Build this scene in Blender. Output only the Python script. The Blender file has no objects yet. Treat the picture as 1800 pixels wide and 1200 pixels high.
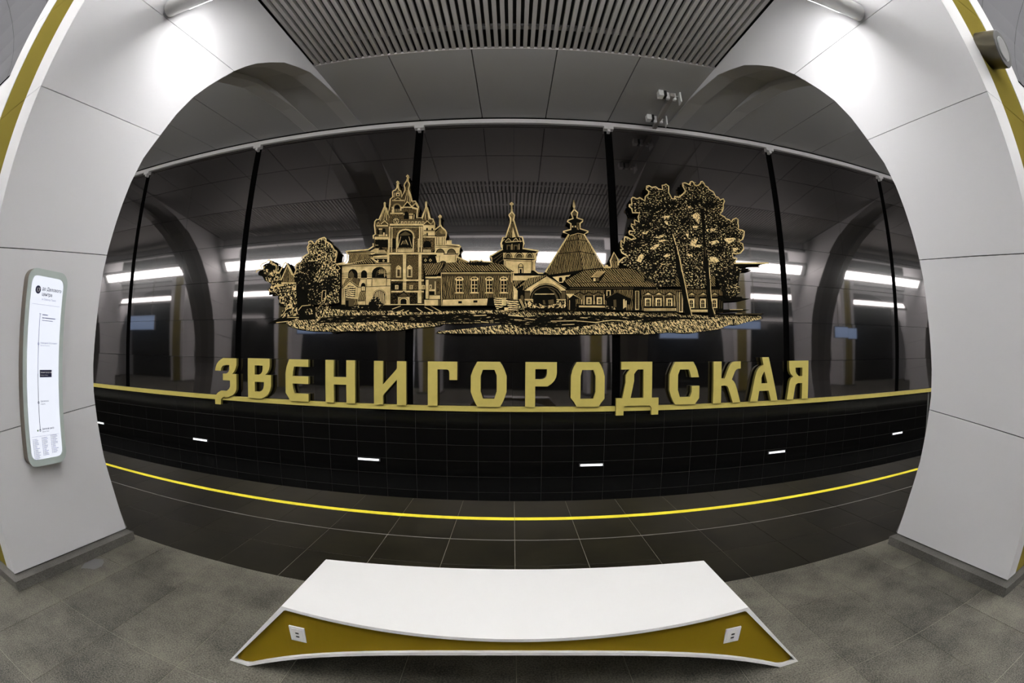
import bpy, math, random
from mathutils import Matrix, Vector
from mathutils.geometry import tessellate_polygon
random.seed(7)
S = bpy.context.scene
COL = S.collection

# ------------------------------------------------------------------ camera, world, exposure
def rot_from_angles(pit, yaw, rol):
    def d(c):
        x, y, z = c
        x, y = x*math.cos(rol)-y*math.sin(rol), x*math.sin(rol)+y*math.cos(rol)
        up = y*math.cos(pit)+z*math.sin(pit); fw = -y*math.sin(pit)+z*math.cos(pit)
        return Vector((x*math.cos(yaw)+fw*math.sin(yaw), -x*math.sin(yaw)+fw*math.cos(yaw), up))
    r, u, f = d((1,0,0)), d((0,1,0)), d((0,0,1))
    return Matrix((r, u, -f)).transposed()
cam = bpy.data.cameras.new('camera')
camera = bpy.data.objects.new('camera', cam); COL.objects.link(camera)
S.render.engine = 'CYCLES'
cam.type = 'PANO'
cam.sensor_fit = 'HORIZONTAL'; cam.sensor_width = 36.0; cam.sensor_height = 24.0
for holder in (cam, getattr(cam, 'cycles', None)):
    try:
        holder.panorama_type = 'FISHEYE_EQUISOLID'
        holder.fisheye_lens = 16.6
        holder.fisheye_fov = math.radians(200)
    except Exception:
        pass
cam.clip_start = 0.02; cam.clip_end = 200
camera.matrix_world = Matrix.Translation((0, 0, 1.68)) @ rot_from_angles(math.radians(2.13), math.radians(-0.087), math.radians(0.344)).to_4x4()
S.camera = camera
W = bpy.data.worlds.new('underground'); S.world = W; W.use_nodes = True
W.node_tree.nodes['Background'].inputs[0].default_value = (0, 0, 0, 1)
W.node_tree.nodes['Background'].inputs[1].default_value = 0.0
S.view_settings.view_transform = 'Standard'; S.view_settings.look = 'None'
S.view_settings.exposure = 1.34; S.view_settings.gamma = 1.0
try: S.view_settings.use_curve_mapping = False
except Exception: pass
LAMP_DOWN, LAMP_UP, HALL_FILL, SIGN_GLOW = 11.8, 6.0, 115.0, 0.36

# ------------------------------------------------------------------ materials
def srgb(r, g, b):
    f = lambda c: c/12.92 if c <= 0.04045 else ((c+0.055)/1.055)**2.4
    return (f(r/255), f(g/255), f(b/255), 1)
MATS = {}
def new_mat(name):
    m = bpy.data.materials.new(name); m.use_nodes = True
    nt = m.node_tree; MATS[name] = m
    return m, nt, nt.nodes['Principled BSDF']
def plain(name, col, rough=0.5, metal=0.0, ior=1.5, vary=0.0, scale=6.0):
    m, nt, b = new_mat(name)
    b.inputs['Base Color'].default_value = col; b.inputs['Roughness'].default_value = rough
    b.inputs['Metallic'].default_value = metal; b.inputs['IOR'].default_value = ior
    if vary:
        tc = nt.nodes.new('ShaderNodeTexCoord'); n = nt.nodes.new('ShaderNodeTexNoise')
        n.inputs['Scale'].default_value = scale; n.inputs['Detail'].default_value = 5
        nt.links.new(tc.outputs['Object'], n.inputs['Vector'])
        r = nt.nodes.new('ShaderNodeValToRGB')
        r.color_ramp.elements[0].position = 0.3; r.color_ramp.elements[1].position = 0.7
        r.color_ramp.elements[0].color = tuple(c*(1-vary) for c in col[:3])+(1,)
        r.color_ramp.elements[1].color = tuple(min(1, c*(1+vary)) for c in col[:3])+(1,)
        nt.links.new(n.outputs['Fac'], r.inputs[0]); nt.links.new(r.outputs[0], b.inputs['Base Color'])
    return m
def glow(name, col, strength):
    m, nt, b = new_mat(name)
    b.inputs['Base Color'].default_value = (0.8, 0.8, 0.8, 1)
    b.inputs['Emission Color'].default_value = col; b.inputs['Emission Strength'].default_value = strength
    return m
def granite(name, dark, light, rough, fine=260, blotch=2.2, speck=0.5):
    m, nt, b = new_mat(name)
    tc = nt.nodes.new('ShaderNodeTexCoord'); geo = nt.nodes.new('ShaderNodeNewGeometry')
    n1 = nt.nodes.new('ShaderNodeTexNoise'); n1.inputs['Scale'].default_value = fine; n1.inputs['Detail'].default_value = 3
    n2 = nt.nodes.new('ShaderNodeTexNoise'); n2.inputs['Scale'].default_value = blotch; n2.inputs['Detail'].default_value = 6; n2.inputs['Roughness'].default_value = 0.65
    for n in (n1, n2): nt.links.new(geo.outputs['Position'], n.inputs['Vector'])
    oi = nt.nodes.new('ShaderNodeObjectInfo')
    a = nt.nodes.new('ShaderNodeMath'); a.operation = 'MULTIPLY_ADD'; a.inputs[1].default_value = speck
    nt.links.new(n1.outputs['Fac'], a.inputs[0])
    s = nt.nodes.new('ShaderNodeMath'); s.operation = 'MULTIPLY_ADD'; s.inputs[1].default_value = 1-speck
    nt.links.new(n2.outputs['Fac'], s.inputs[0]); s.inputs[2].default_value = 0
    nt.links.new(s.outputs[0], a.inputs[2])
    v = nt.nodes.new('ShaderNodeMath'); v.operation = 'MULTIPLY_ADD'; v.inputs[1].default_value = 0.055; v.inputs[2].default_value = -0.0275
    nt.links.new(oi.outputs['Random'], v.inputs[0])
    t = nt.nodes.new('ShaderNodeMath'); t.operation = 'ADD'
    nt.links.new(a.outputs[0], t.inputs[0]); nt.links.new(v.outputs[0], t.inputs[1])
    r = nt.nodes.new('ShaderNodeValToRGB'); r.color_ramp.elements[0].position = 0.38; r.color_ramp.elements[1].position = 0.62
    r.color_ramp.elements[0].color = dark; r.color_ramp.elements[1].color = light
    nt.links.new(t.outputs[0], r.inputs[0]); nt.links.new(r.outputs[0], b.inputs['Base Color'])
    b.inputs['Roughness'].default_value = rough
    return m
GOLD = srgb(240, 214, 156); INK = srgb(20, 19, 15)
def engraving(name, mode, scale=9.0, angle=0.0, thresh=0.5, soft=0.05, noise=25.0, mixn=0.6, stretch=(1, 1, 1), a=INK, bcol=GOLD, dist=3.0):
    """gold metal with black engraved strokes: hatch lines or leafy blotches"""
    m, nt, b = new_mat(name)
    tc = nt.nodes.new('ShaderNodeTexCoord')
    mp = nt.nodes.new('ShaderNodeMapping'); mp.inputs['Rotation'].default_value = (0, angle, 0)
    mp2 = nt.nodes.new('ShaderNodeMapping'); mp2.inputs['Scale'].default_value = stretch
    nt.links.new(tc.outputs['Object'], mp.inputs['Vector']); nt.links.new(mp.outputs[0], mp2.inputs['Vector'])
    n = nt.nodes.new('ShaderNodeTexNoise'); n.inputs['Scale'].default_value = noise; n.inputs['Detail'].default_value = 4; n.inputs['Roughness'].default_value = 0.6
    nt.links.new(mp2.outputs[0], n.inputs['Vector'])
    val = n.outputs['Fac']
    if mode == 'hatch':
        w = nt.nodes.new('ShaderNodeTexWave'); w.wave_type = 'BANDS'; w.bands_direction = 'X'
        w.inputs['Scale'].default_value = scale; w.inputs['Distortion'].default_value = dist; w.inputs['Detail'].default_value = 2; w.inputs['Detail Scale'].default_value = 1.5
        nt.links.new(mp.outputs[0], w.inputs['Vector'])
        mx = nt.nodes.new('ShaderNodeMix'); mx.data_type = 'FLOAT'; mx.inputs[0].default_value = mixn
        nt.links.new(w.outputs['Fac'], mx.inputs[2]); nt.links.new(val, mx.inputs[3]); val = mx.outputs[0]
    r = nt.nodes.new('ShaderNodeValToRGB')
    r.color_ramp.elements[0].position = max(0, thresh-soft); r.color_ramp.elements[1].position = min(1, thresh+soft)
    r.color_ramp.elements[0].color = a; r.color_ramp.elements[1].color = bcol
    nt.links.new(val, r.inputs[0]); nt.links.new(r.outputs[0], b.inputs['Base Color'])
    b.inputs['Roughness'].default_value = 0.5; b.inputs['Specular IOR Level'].default_value = 0.0
    return m

white_panel = plain('white enamel panel', (0.63, 0.63, 0.65, 1), 0.42)
core_dark = plain('dark joint backing', (0.02, 0.02, 0.02, 1), 0.8)
gold_enamel = plain('gold enamel', srgb(128, 116, 54), 0.5, 0, 1.2)
gold_enamel.node_tree.nodes['Principled BSDF'].inputs['Specular IOR Level'].default_value = 0.0
gold_letter = plain('gold letter face', srgb(196, 180, 94), 0.42, vary=0.04, scale=9)
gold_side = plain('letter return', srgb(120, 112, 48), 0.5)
bench_gold = plain('olive gold bench panel', srgb(118, 98, 20), 0.5, 0, 1.15)
bench_white = plain('white solid surface', (0.68, 0.68, 0.675, 1), 0.4)
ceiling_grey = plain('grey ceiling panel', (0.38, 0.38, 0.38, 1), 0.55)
slat_grey = plain('grey slat', (0.36, 0.35, 0.335, 1), 0.5)
void_matt = plain('matt black recess', (0.002, 0.002, 0.002, 1), 1.0, 0, 1.0)
void_matt.node_tree.nodes['Principled BSDF'].inputs['Specular IOR Level'].default_value = 0.0
void_black = plain('ceiling void', (0.03, 0.03, 0.028, 1), 0.9)
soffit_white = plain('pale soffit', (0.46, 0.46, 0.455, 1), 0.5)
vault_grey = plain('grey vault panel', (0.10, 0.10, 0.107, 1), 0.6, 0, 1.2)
vault_bounce = plain('white bounce crown', (0.80, 0.80, 0.80, 1), 0.5)  # unseen crown made white as a reflector, to bounce light into the hall
rail_white = plain('pale rail', (0.62, 0.60, 0.60, 1), 0.4)
steel = plain('brushed steel', (0.50, 0.50, 0.49, 1), 0.36, 0.35)
dark_steel = plain('bronze steel', srgb(88, 83, 70), 0.32, 0.9)
cap_dark = plain('dark rim', (0.06, 0.06, 0.06, 1), 0.5)
lens_grey = plain('frosted lens', (0.20, 0.20, 0.205, 1), 0.35)
bezel_grey = plain('lamp bezel', (0.34, 0.36, 0.36, 1), 0.4)
plastic_white = plain('white plastic', (0.72, 0.72, 0.72, 1), 0.4)
plastic_black = plain('black plastic', (0.01, 0.01, 0.01, 1), 0.3)
bar_grey = plain('grey conduit', (0.30, 0.28, 0.26, 1), 0.5)
frame_grey = plain('sign frame', srgb(180, 192, 189), 0.4)
frame_side = plain('sign housing', srgb(118, 110, 100), 0.4, 0.4)
navy = plain('navy print', srgb(24, 26, 62), 0.5)
pale_ink = plain('pale print', srgb(120, 124, 170), 0.5)
grout = plain('pale grout', srgb(150, 148, 136), 0.8)
grout_dark = plain('dark grout', srgb(140, 137, 124), 0.8)
yellow = plain('yellow marking', srgb(246, 232, 58), 0.6, vary=0.08, scale=12)
glass_black = plain('black glass panel', (0.004, 0.0038, 0.0038, 1), 0.035, 0.0, 2.3)
glass_black.node_tree.nodes['Principled BSDF'].inputs['Coat Weight'].default_value = 0.42
glass_black.node_tree.nodes['Principled BSDF'].inputs['Coat Roughness'].default_value = 0.18
glass_black.node_tree.nodes['Principled BSDF'].inputs['Specular Tint'].default_value = (1.0, 0.90, 0.89, 1)
tile_black = plain('black polished tile', (0.0035, 0.0035, 0.0035, 1), 0.10, 0.0, 1.5)
stone_light = granite('grey granite', srgb(32, 31, 26), srgb(106, 103, 92), 0.65, fine=95, speck=0.55)
stone_plinth = granite('plinth granite', srgb(58, 57, 53), srgb(104, 102, 97), 0.55, fine=120, speck=0.6)
stone_dark = granite('dark granite', srgb(14, 13.5, 10), srgb(32, 30, 22), 0.45, fine=200, speck=0.35)
stone_dark.node_tree.nodes['Principled BSDF'].inputs['IOR'].default_value = 1.25
stone_pale_edge = plain('pale inlay', srgb(120, 118, 112), 0.6)
marker_glow = glow('marker glow', (0.95, 0.97, 1, 1), 0.8)
lamp_down = glow('lamp diffuser platform side', (1.0, 0.985, 0.97, 1), LAMP_DOWN)
lamp_up = glow('lamp diffuser hall side', (1.0, 0.985, 0.97, 1), LAMP_UP)
sign_face = glow('lit sign face', (0.86, 0.90, 1.0, 1), SIGN_GLOW)
sign_face.node_tree.nodes['Principled BSDF'].inputs['Base Color'].default_value = (0.12, 0.12, 0.13, 1)
hall_sign = glow('lit hall sign', (0.42, 0.62, 1.0, 1), 0.42)
hall_sign.node_tree.nodes['Principled BSDF'].inputs['Base Color'].default_value = (0.2, 0.25, 0.3, 1)
PAL = {
 'G': engraving('engraved gold', 'leaf', thresh=0.46, soft=0.22, noise=7, a=srgb(178, 152, 100)),
 'K': plain('engraved ink', INK, 0.6, 0, 1.01), 'D': plain('engraved shade', srgb(88, 76, 52), 0.5, 0, 1.03),
 'HB': engraving('engraved brick', 'leaf', thresh=0.55, soft=0.10, noise=70, stretch=(1, 1, 2.2), bcol=srgb(150, 126, 82)),
 'HK': engraving('engraved dark brick', 'leaf', thresh=0.62, soft=0.08, noise=70, bcol=srgb(130, 108, 70)),
 'HV': engraving('engraved boards', 'hatch', 10, 0.12, 0.60, 0.16, 30, 0.55, (1, 1, 0.25), bcol=srgb(160, 137, 92)),
 'HW': engraving('engraved pale boards', 'hatch', 10, -0.25, 0.53, 0.18, 24, 0.55, (1, 1, 0.3), bcol=srgb(176, 152, 104)),
 'HR': engraving('engraved roof', 'hatch', 9, 0.75, 0.61, 0.15, 30, 0.45, (1, 1, 0.3), bcol=srgb(166, 143, 98)),
 'HX': engraving('engraved porch roof', 'hatch', 9, -0.5, 0.55, 0.14, 60, 0.6, bcol=srgb(160, 138, 96)),
 'HH': engraving('engraved courses', 'hatch', 8, 1.5, 0.50, 0.12, 30, 0.5, (0.3, 1, 1)),
 'HD': engraving('engraved dome', 'leaf', thresh=0.5, soft=0.2, noise=14, a=srgb(70, 60, 38), bcol=srgb(170, 146, 96)),
 'HG': engraving('engraved lattice', 'hatch', 11, 0.0, 0.62, 0.08, 40, 0.3, dist=0.3),
 'F': engraving('engraved foliage', 'leaf', thresh=0.585, soft=0.025, noise=25, stretch=(1, 1, 1.6)),
 'FG': engraving('engraved light foliage', 'leaf', thresh=0.545, soft=0.025, noise=25, stretch=(1.3, 1, 1)),
 'FS': engraving('engraved bright foliage', 'leaf', thresh=0.44, soft=0.03, noise=28, stretch=(1.3, 1, 1)),
 'KF': engraving('engraved dense foliage', 'leaf', thresh=0.64, soft=0.03, noise=26, stretch=(1, 1, 1.3)),
 'S': engraving('engraved grass', 'leaf', angle=0.7, thresh=0.53, soft=0.04, noise=28, stretch=(2.2, 1, 0.8)),
 'KS': engraving('engraved shadow', 'leaf', thresh=0.63, soft=0.03, noise=10, stretch=(0.6, 1, 4.0)),
}

# ------------------------------------------------------------------ mesh helpers
class MB:
    def __init__(s): s.v, s.f, s.m = [], [], []
    def face(s, pts, m=0):
        i = len(s.v); s.v += [tuple(p) for p in pts]; s.f.append(tuple(range(i, i+len(pts)))); s.m.append(m); return s
    def box(s, x0, x1, y0, y1, z0, z1, m=0):
        i = len(s.v)
        s.v += [(x0,y0,z0),(x1,y0,z0),(x1,y1,z0),(x0,y1,z0),(x0,y0,z1),(x1,y0,z1),(x1,y1,z1),(x0,y1,z1)]
        for q in ((0,3,2,1),(4,5,6,7),(0,1,5,4),(1,2,6,5),(2,3,7,6),(3,0,4,7)):
            s.f.append(tuple(i+k for k in q)); s.m.append(m)
        return s
    def prism(s, pts, fa, fb, m=0, ms=None, mb=None):
        """closed solid between two mappings of one 2D outline"""
        ms = m if ms is None else ms; mb = ms if mb is None else mb
        n = len(pts); i = len(s.v)
        s.v += [tuple(fa(*p)) for p in pts] + [tuple(fb(*p)) for p in pts]
        for t in tessellate_polygon([[Vector((p[0], p[1], 0)) for p in pts]]):
            s.f.append(tuple(i+k for k in t)); s.m.append(m)
            s.f.append(tuple(i+n+k for k in reversed(t))); s.m.append(mb)
        for k in range(n):
            s.f.append((i+k, i+n+k, i+n+(k+1) % n, i+(k+1) % n)); s.m.append(ms)
        return s
    def holes(s, loops, fa, fb, m=0, ms=1):
        i = len(s.v); flat = [p for l in loops for p in l]; n = len(flat)
        s.v += [tuple(fa(*p)) for p in flat] + [tuple(fb(*p)) for p in flat]
        for t in tessellate_polygon([[Vector((p[0], p[1], 0)) for p in l] for l in loops]):
            s.f.append(tuple(i+k for k in t)); s.m.append(m)
            s.f.append(tuple(i+n+k for k in reversed(t))); s.m.append(ms)
        o = 0
        for l in loops:
            for k in range(len(l)):
                a, b = o+k, o+(k+1) % len(l)
                s.f.append((i+a, i+n+a, i+n+b, i+b)); s.m.append(ms)
            o += len(l)
        return s
    def tube(s, a, b, r0, r1=None, n=20, m=0, cap0=True, cap1=True, mc=None):
        r1 = r0 if r1 is None else r1; a, b = Vector(a), Vector(b); d = (b-a).normalized()
        u = d.orthogonal().normalized(); w = d.cross(u); i = len(s.v)
        for c, r in ((a, r0), (b, r1)):
            for k in range(n):
                t = 2*math.pi*k/n; s.v.append(tuple(c+r*(math.cos(t)*u+math.sin(t)*w)))
        for k in range(n):
            s.f.append((i+k, i+(k+1) % n, i+n+(k+1) % n, i+n+k)); s.m.append(m)
        mc = m if mc is None else mc
        if cap0: s.f.append(tuple(i+k for k in reversed(range(n)))); s.m.append(mc)
        if cap1: s.f.append(tuple(i+n+k for k in range(n))); s.m.append(mc)
        return s
    def path(s, pts, r, n=8, m=0):
        for a, b in zip(pts, pts[1:]): s.tube(a, b, r, n=n, m=m)
        return s
    def mesh(s, name, mats):
        me = bpy.data.meshes.new(name); me.from_pydata(s.v, [], s.f)
        for mt in (mats if isinstance(mats, (list, tuple)) else [mats]): me.materials.append(mt)
        if len(me.materials) > 1: me.polygons.foreach_set('material_index', s.m)
        import bmesh
        bm = bmesh.new(); bm.from_mesh(me); bmesh.ops.recalc_face_normals(bm, faces=bm.faces); bm.to_mesh(me); bm.free()
        me.update(); return me
    def build(s, name, mats, parent=None, loc=(0, 0, 0), smooth=False):
        me = s.mesh(name, mats)
        if smooth: shade(me)
        return link(name, me, parent, loc)
def shade(me, ang=35):
    me.polygons.foreach_set('use_smooth', [True]*len(me.polygons))
    try: me.set_sharp_from_angle(angle=math.radians(ang))
    except Exception: pass
def link(name, me, parent=None, loc=(0, 0, 0)):
    o = bpy.data.objects.new(name, me); COL.objects.link(o); o.location = loc
    if parent: o.parent = parent
    return o
def tag(o, label=None, cat=None, group=None, kind=None):
    if label: o['label'] = label
    if cat: o['category'] = cat
    if group: o['group'] = group
    if kind: o['kind'] = kind
    return o
def empty(name, loc=(0, 0, 0)):
    o = bpy.data.objects.new(name, None); COL.objects.link(o); o.location = loc; o.empty_display_size = 0.2; return o
def copy_tree(o, parent=None):
    c = o.copy(); COL.objects.link(c)
    if parent: c.parent = parent
    for ch in list(o.children): copy_tree(ch, c)
    return c
def lerp(a, b, t): return a+(b-a)*t

# ------------------------------------------------------------------ measured setting
WALL_Y = 8.80; EDGE_Y = 5.39; BOUND_Y = 2.955
HALL_MID = -1.5                      # the hall's long axis; the far side mirrors the near one
def ceil_z(y): return 6.12+0.10*(y-3.78)
def half_width(z): return 0.45+0.0364*z
BAY = 7.84
ARCH = [(2.875,0.0),(2.82,0.25),(2.77,0.475),(2.69,0.79),(2.64,1.1),(2.605,1.35),(2.60,1.57),(2.61,1.77),(2.625,2.03),(2.64,2.33),(2.665,2.53),(2.70,2.74),(2.74,2.95),(2.787,3.16),(2.87,3.42),(3.015,3.71),(3.165,4.02),(3.34,4.31),(3.52,4.54),(3.64,4.68),(3.90,4.975),(4.09,5.16),(4.31,5.35),(4.62,5.57),(4.985,5.805),(5.43,6.00),(5.85,6.165),(6.26,6.25),(6.73,6.345),(7.34,6.46),(8.03,6.53),(8.66,6.60)]

# floor -------------------------------------------------------------
floor = MB().box(-32, 32, -8.4, EDGE_Y-0.004, -1.3, -0.004).build('floor', grout_dark)
tag(floor, kind='structure')
TP = 0.602; TX0 = 0.03
def tile_mesh(name, w, d, mat, gap=0.0045, h=0.0045):
    b = 0.0012; mb = MB(); x0, x1, y0, y1 = gap/2, w-gap/2, gap/2, d-gap/2
    mb.v += [(x0,y0,-h),(x1,y0,-h),(x1,y1,-h),(x0,y1,-h),(x0,y0,-b),(x1,y0,-b),(x1,y1,-b),(x0,y1,-b),(x0+b,y0+b,0),(x1-b,y0+b,0),(x1-b,y1-b,0),(x0+b,y1-b,0)]
    for q in ((8,9,10,11),(0,1,5,4),(1,2,6,5),(2,3,7,6),(3,0,4,7),(4,5,9,8),(5,6,10,9),(6,7,11,10),(7,4,8,11)): mb.f.append(q); mb.m.append(0)
    return mb.mesh(name, mat)
def tile_rows(rows, k0, k1, mat, skip=None):
    for y0, y1 in rows:
        me = tile_mesh('floor_tile', TP, y1-y0, mat)
        for k in range(k0, k1):
            x = TX0+k*TP
            if skip and skip(x+TP/2, (y0+y1)/2): continue
            o = link('floor_tile', me, floor, (x, y0, random.uniform(-0.0005, 0)))
# dark platform stone, three rows up to the pale inlay, then up to the yellow line and the edge
tile_rows([(BOUND_Y, 3.545), (3.545, 4.122)], -14, 14, stone_dark)
tile_rows([(4.136, 4.70)], -15, 15, stone_dark)
tile_rows([(4.79, EDGE_Y)], -16, 16, stone_dark)
MB().box(-11, 11, 4.124, 4.134, -0.004, -0.0005).build('pale_inlay', stone_pale_edge, floor)
for k in range(-9, 9):
    MB().box(k*1.204+0.03, (k+1)*1.204+0.027, 4.705, 4.785, -0.004, 0.001).build('warning_line', yellow, floor)
# grey hall stone
def under_pylon(x, y): return (3.45 < abs(x) < 4.4) and 1.4 < y < 2.8
tile_rows([(2.35, BOUND_Y-0.002), (1.54, 2.35), (0.73, 1.54)], -9, 9, stone_light, under_pylon)
tile_rows([(-0.08, 0.73)], -6, 6, stone_light)
rest = MB()
for x0, x1, y0, y1 in ((-32, TX0-9*TP, -8.4, BOUND_Y), (TX0+9*TP, 32, -8.4, BOUND_Y), (TX0-9*TP, TX0-6*TP, -8.4, 0.73), (TX0+6*TP, TX0+9*TP, -8.4, 0.73), (TX0-6*TP, TX0+6*TP, -8.4, -0.08)):
    rest.box(x0, x1, y0, y1, -0.004, 0.0)
rest.build('paving', stone_light, floor)
rest = MB()
for sx in (-1, 1):
    x0, x1 = (-32, TX0-14*TP) if sx < 0 else (TX0+14*TP, 16)
    rest.box(x0, x1, BOUND_Y, 4.12, -0.004, 0.0)
rest.build('platform_paving', stone_dark, floor)
# light scuffs and an old patch on the hall stone
scuff = plain('patch mortar', srgb(98, 97, 98), 0.7)
MB().prism([(-3.345,2.13),(-3.34,2.26),(-3.27,2.31),(-3.21,2.27),(-3.17,2.2),(-3.18,2.11),(-3.25,2.07),(-3.29,2.03)], lambda x, y: (x, y, 0.0012), lambda x, y: (x, y, -0.002)).build('mortar_patch', scuff, floor)
# track bed and far edge ---------------------------------------------
tag(MB().box(-32, 32, EDGE_Y, 9.2, -1.4, -1.3).box(-32, 32, -12.2, -8.4, -1.4, -1.3).build('trim_3', void_black), kind='structure')

# track wall ----------------------------------------------------------
wall = MB().box(-32, 32, WALL_Y+0.035, WALL_Y+0.2, -1.3, 7.4).build('wall_back', core_dark)
tag(wall, kind='structure')
MB().box(-32, 32, WALL_Y+0.004, WALL_Y+0.034, -1.3, 0.70).build('tile_bedding', plain('tile joint', srgb(84, 84, 82), 0.7), wall)
MULL = [-9.80, -5.89, -1.965, 1.965, 5.875, 9.79]
GROWS = [0.80, 1.62, 2.455, 3.29, 4.11, 4.93, 5.75, 6.50]
cols = []
edges = [-13.71]+MULL+[13.71]
for a, b in zip(edges, edges[1:]):
    mid = (a+b)/2
    cols += [(a+0.08, mid), (mid, b-0.08)]
for z0, z1 in zip(GROWS, GROWS[1:]):
    for x0, x1 in cols:
        w, h = x1-x0-0.003, z1-z0-0.007
        me = MB().box(-w/2, w/2, -0.012, 0.012, -h/2, h/2).mesh('glass_panel', glass_black)
        o = link('glass_panel', me, wall, ((x0+x1)/2, WALL_Y+0.012, (z0+z1)/2))
        o.rotation_euler = (random.gauss(0, 0.0007), 0, random.gauss(0, 0.0012))
for x in MULL:
    MB().box(x-0.079, x+0.079, WALL_Y+0.02, WALL_Y+0.036, 0.80, 6.5).build('mullion_recess', void_matt, wall)
tw = tile_mesh('wall_tile', 0.601, 0.31, tile_black, 0.0038, 0.005)
for j, z0 in enumerate([0.346, 0.036, -0.274, -0.584, -0.894, -1.204]):
    for k in range(-19, 19):
        o = link('wall_tile', tw, wall, (-0.04+k*0.601, WALL_Y, z0)); o.rotation_euler = (math.radians(90), 0, 0)
tt = tile_mesh('wall_tile', 0.601, 0.075, tile_black, 0.0038, 0.005)
for k in range(-19, 19):
    o = link('wall_tile', tt, wall, (-0.04+k*0.601, WALL_Y, 0.656)); o.rotation_euler = (math.radians(90), 0, 0)
for s in (-1, 1):
    a, b = sorted((s*13.72, s*31)); MB().box(a, b, WALL_Y, WALL_Y+0.03, 0.80, 6.5).build('distant_glass', glass_black, wall)
    a, b = sorted((s*11.46, s*31)); MB().box(a, b, WALL_Y, WALL_Y+0.03, -1.2, 0.73).build('distant_tiling', tile_black, wall)
# pale rail along the top with a bracket over each recess
rail = MB().box(-31, 31, 8.69, 8.78, 6.49, 6.575).box(-31, 31, 8.68, 8.69, 6.475, 6.50).build('trim_1', rail_white)
tag(rail, kind='structure')
for x in MULL:
    MB().box(x-0.10, x+0.10, 8.67, 8.80, 6.41, 6.485).box(x-0.03, x+0.03, 8.68, 8.80, 6.35, 6.41).build('bracket', rail_white, rail)

# ceiling --------------------------------------------------------------
ceiling = MB().face([(-32, 2.7, ceil_z(2.7)+0.30), (32, 2.7, ceil_z(2.7)+0.30), (32, 9.1, ceil_z(9.1)+0.30), (-32, 9.1, ceil_z(9.1)+0.30)]).build('ceiling', void_black)
tag(ceiling, kind='structure')
PW = BAY/6
def sloped(mb, x0, x1, y0, y1, dz0, dz1):
    i = len(mb.v)
    for dz in (dz0, dz1):
        mb.v += [(x0, y0, ceil_z(y0)+dz), (x1, y0, ceil_z(y0)+dz), (x1, y1, ceil_z(y1)+dz), (x0, y1, ceil_z(y1)+dz)]
    for q in ((0,3,2,1),(4,5,6,7),(0,1,5,4),(1,2,6,5),(2,3,7,6),(3,0,4,7)): mb.f.append(tuple(i+k for k in q)); mb.m.append(0)
    return mb
pm = sloped(MB(), -PW/2+0.009, PW/2-0.009, 5.90, 8.70, 0.0, 0.05).mesh('ceiling_panel', ceiling_grey)
pl = sloped(MB(), -PW/2+0.009, PW/2-0.009, 5.20, 8.70, 0.0, 0.05).mesh('ceiling_panel', ceiling_grey)
for k in range(-9, 10): link('ceiling_panel', pm if abs(k) < 3 else pl, ceiling, (k*PW, 0, 0))
for s in (-1, 1):
    mb = MB()
    for k in range(10, 24): sloped(mb, s*k*PW-PW/2+0.009, s*k*PW+PW/2-0.009, 5.20, 8.70, 0.0, 0.05)
    tag(mb.build('distant_panels', ceiling_grey, ceiling), kind='stuff')
sloped(MB(), -3.2, 3.2, 5.884, 5.899, -0.004, 0.022).build('lamplit_lip', rail_white, ceiling)  # strip coloured pale to show lamplight caught on the grey panel ends
NSL = 60; SP = 6.46/NSL
sm = sloped(MB(), -0.029, 0.029, 2.72, 5.882, 0.0, 0.062).mesh('slat', slat_grey)
for k in range(NSL): link('slat', sm, ceiling, (-3.23+SP*(k+0.5), 0, 0))
for bx in (-3*BAY, -2*BAY, -BAY, BAY, 2*BAY, 3*BAY):
    mb = MB()
    for k in range(NSL): sloped(mb, bx-3.23+SP*(k+0.5)-0.029, bx-3.23+SP*(k+0.5)+0.029, 2.72, 5.195, 0.0, 0.062)
    tag(mb.build('slat_field', slat_grey, ceiling), kind='stuff')
for y in (2.9, 4.1, 5.42):
    sloped(MB(), -3.2, 3.2, y-0.05, y+0.05, 0.10, 0.15).build('cross_beam', ceiling_grey, ceiling)

# hall vault over the camera and the lit lintels ------------------------
vp = []
for i in range(13):
    t = math.pi/2*i/12
    vp.append((HALL_MID+4.02*math.cos(t), 6.14+1.9*math.sin(t)))
vault = MB()
for s in (1, -1):
    for (ya, za), (yb, zb) in zip(vp, vp[1:]):
        f = lambda y: HALL_MID+s*(y-HALL_MID)
        vault.face([(-32, f(ya), za+0.06), (32, f(ya), za+0.06), (32, f(yb), zb+0.06), (-32, f(yb), zb+0.06)])
vault = vault.build('wall_upper', core_dark); tag(vault, kind='structure')
mb = MB(); mc = MB()
for (ya, za), (yb, zb) in zip(vp, vp[1:]):
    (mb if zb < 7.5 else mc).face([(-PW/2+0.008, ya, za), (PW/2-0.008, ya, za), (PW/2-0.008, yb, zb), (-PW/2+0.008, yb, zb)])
mv = mb.mesh('vault_panel', vault_grey); shade(mv, 60); mcr = mc.mesh('vault_bounce_panel', vault_bounce); shade(mcr, 60)
mb = MB(); mc = MB()
for s in (-1, 1):
    for (ya, za), (yb, zb) in zip(vp, vp[1:]):
        for g in (1, -1):
            f = lambda y: HALL_MID+g*(y-HALL_MID)
            (mb if zb < 7.5 else mc).face([(s*12.45, f(ya), za), (s*32, f(ya), za), (s*32, f(yb), zb), (s*12.45, f(yb), zb)])
mb.build('distant_vault', vault_grey, vault); mc.build('distant_bounce', vault_bounce, vault)
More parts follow.
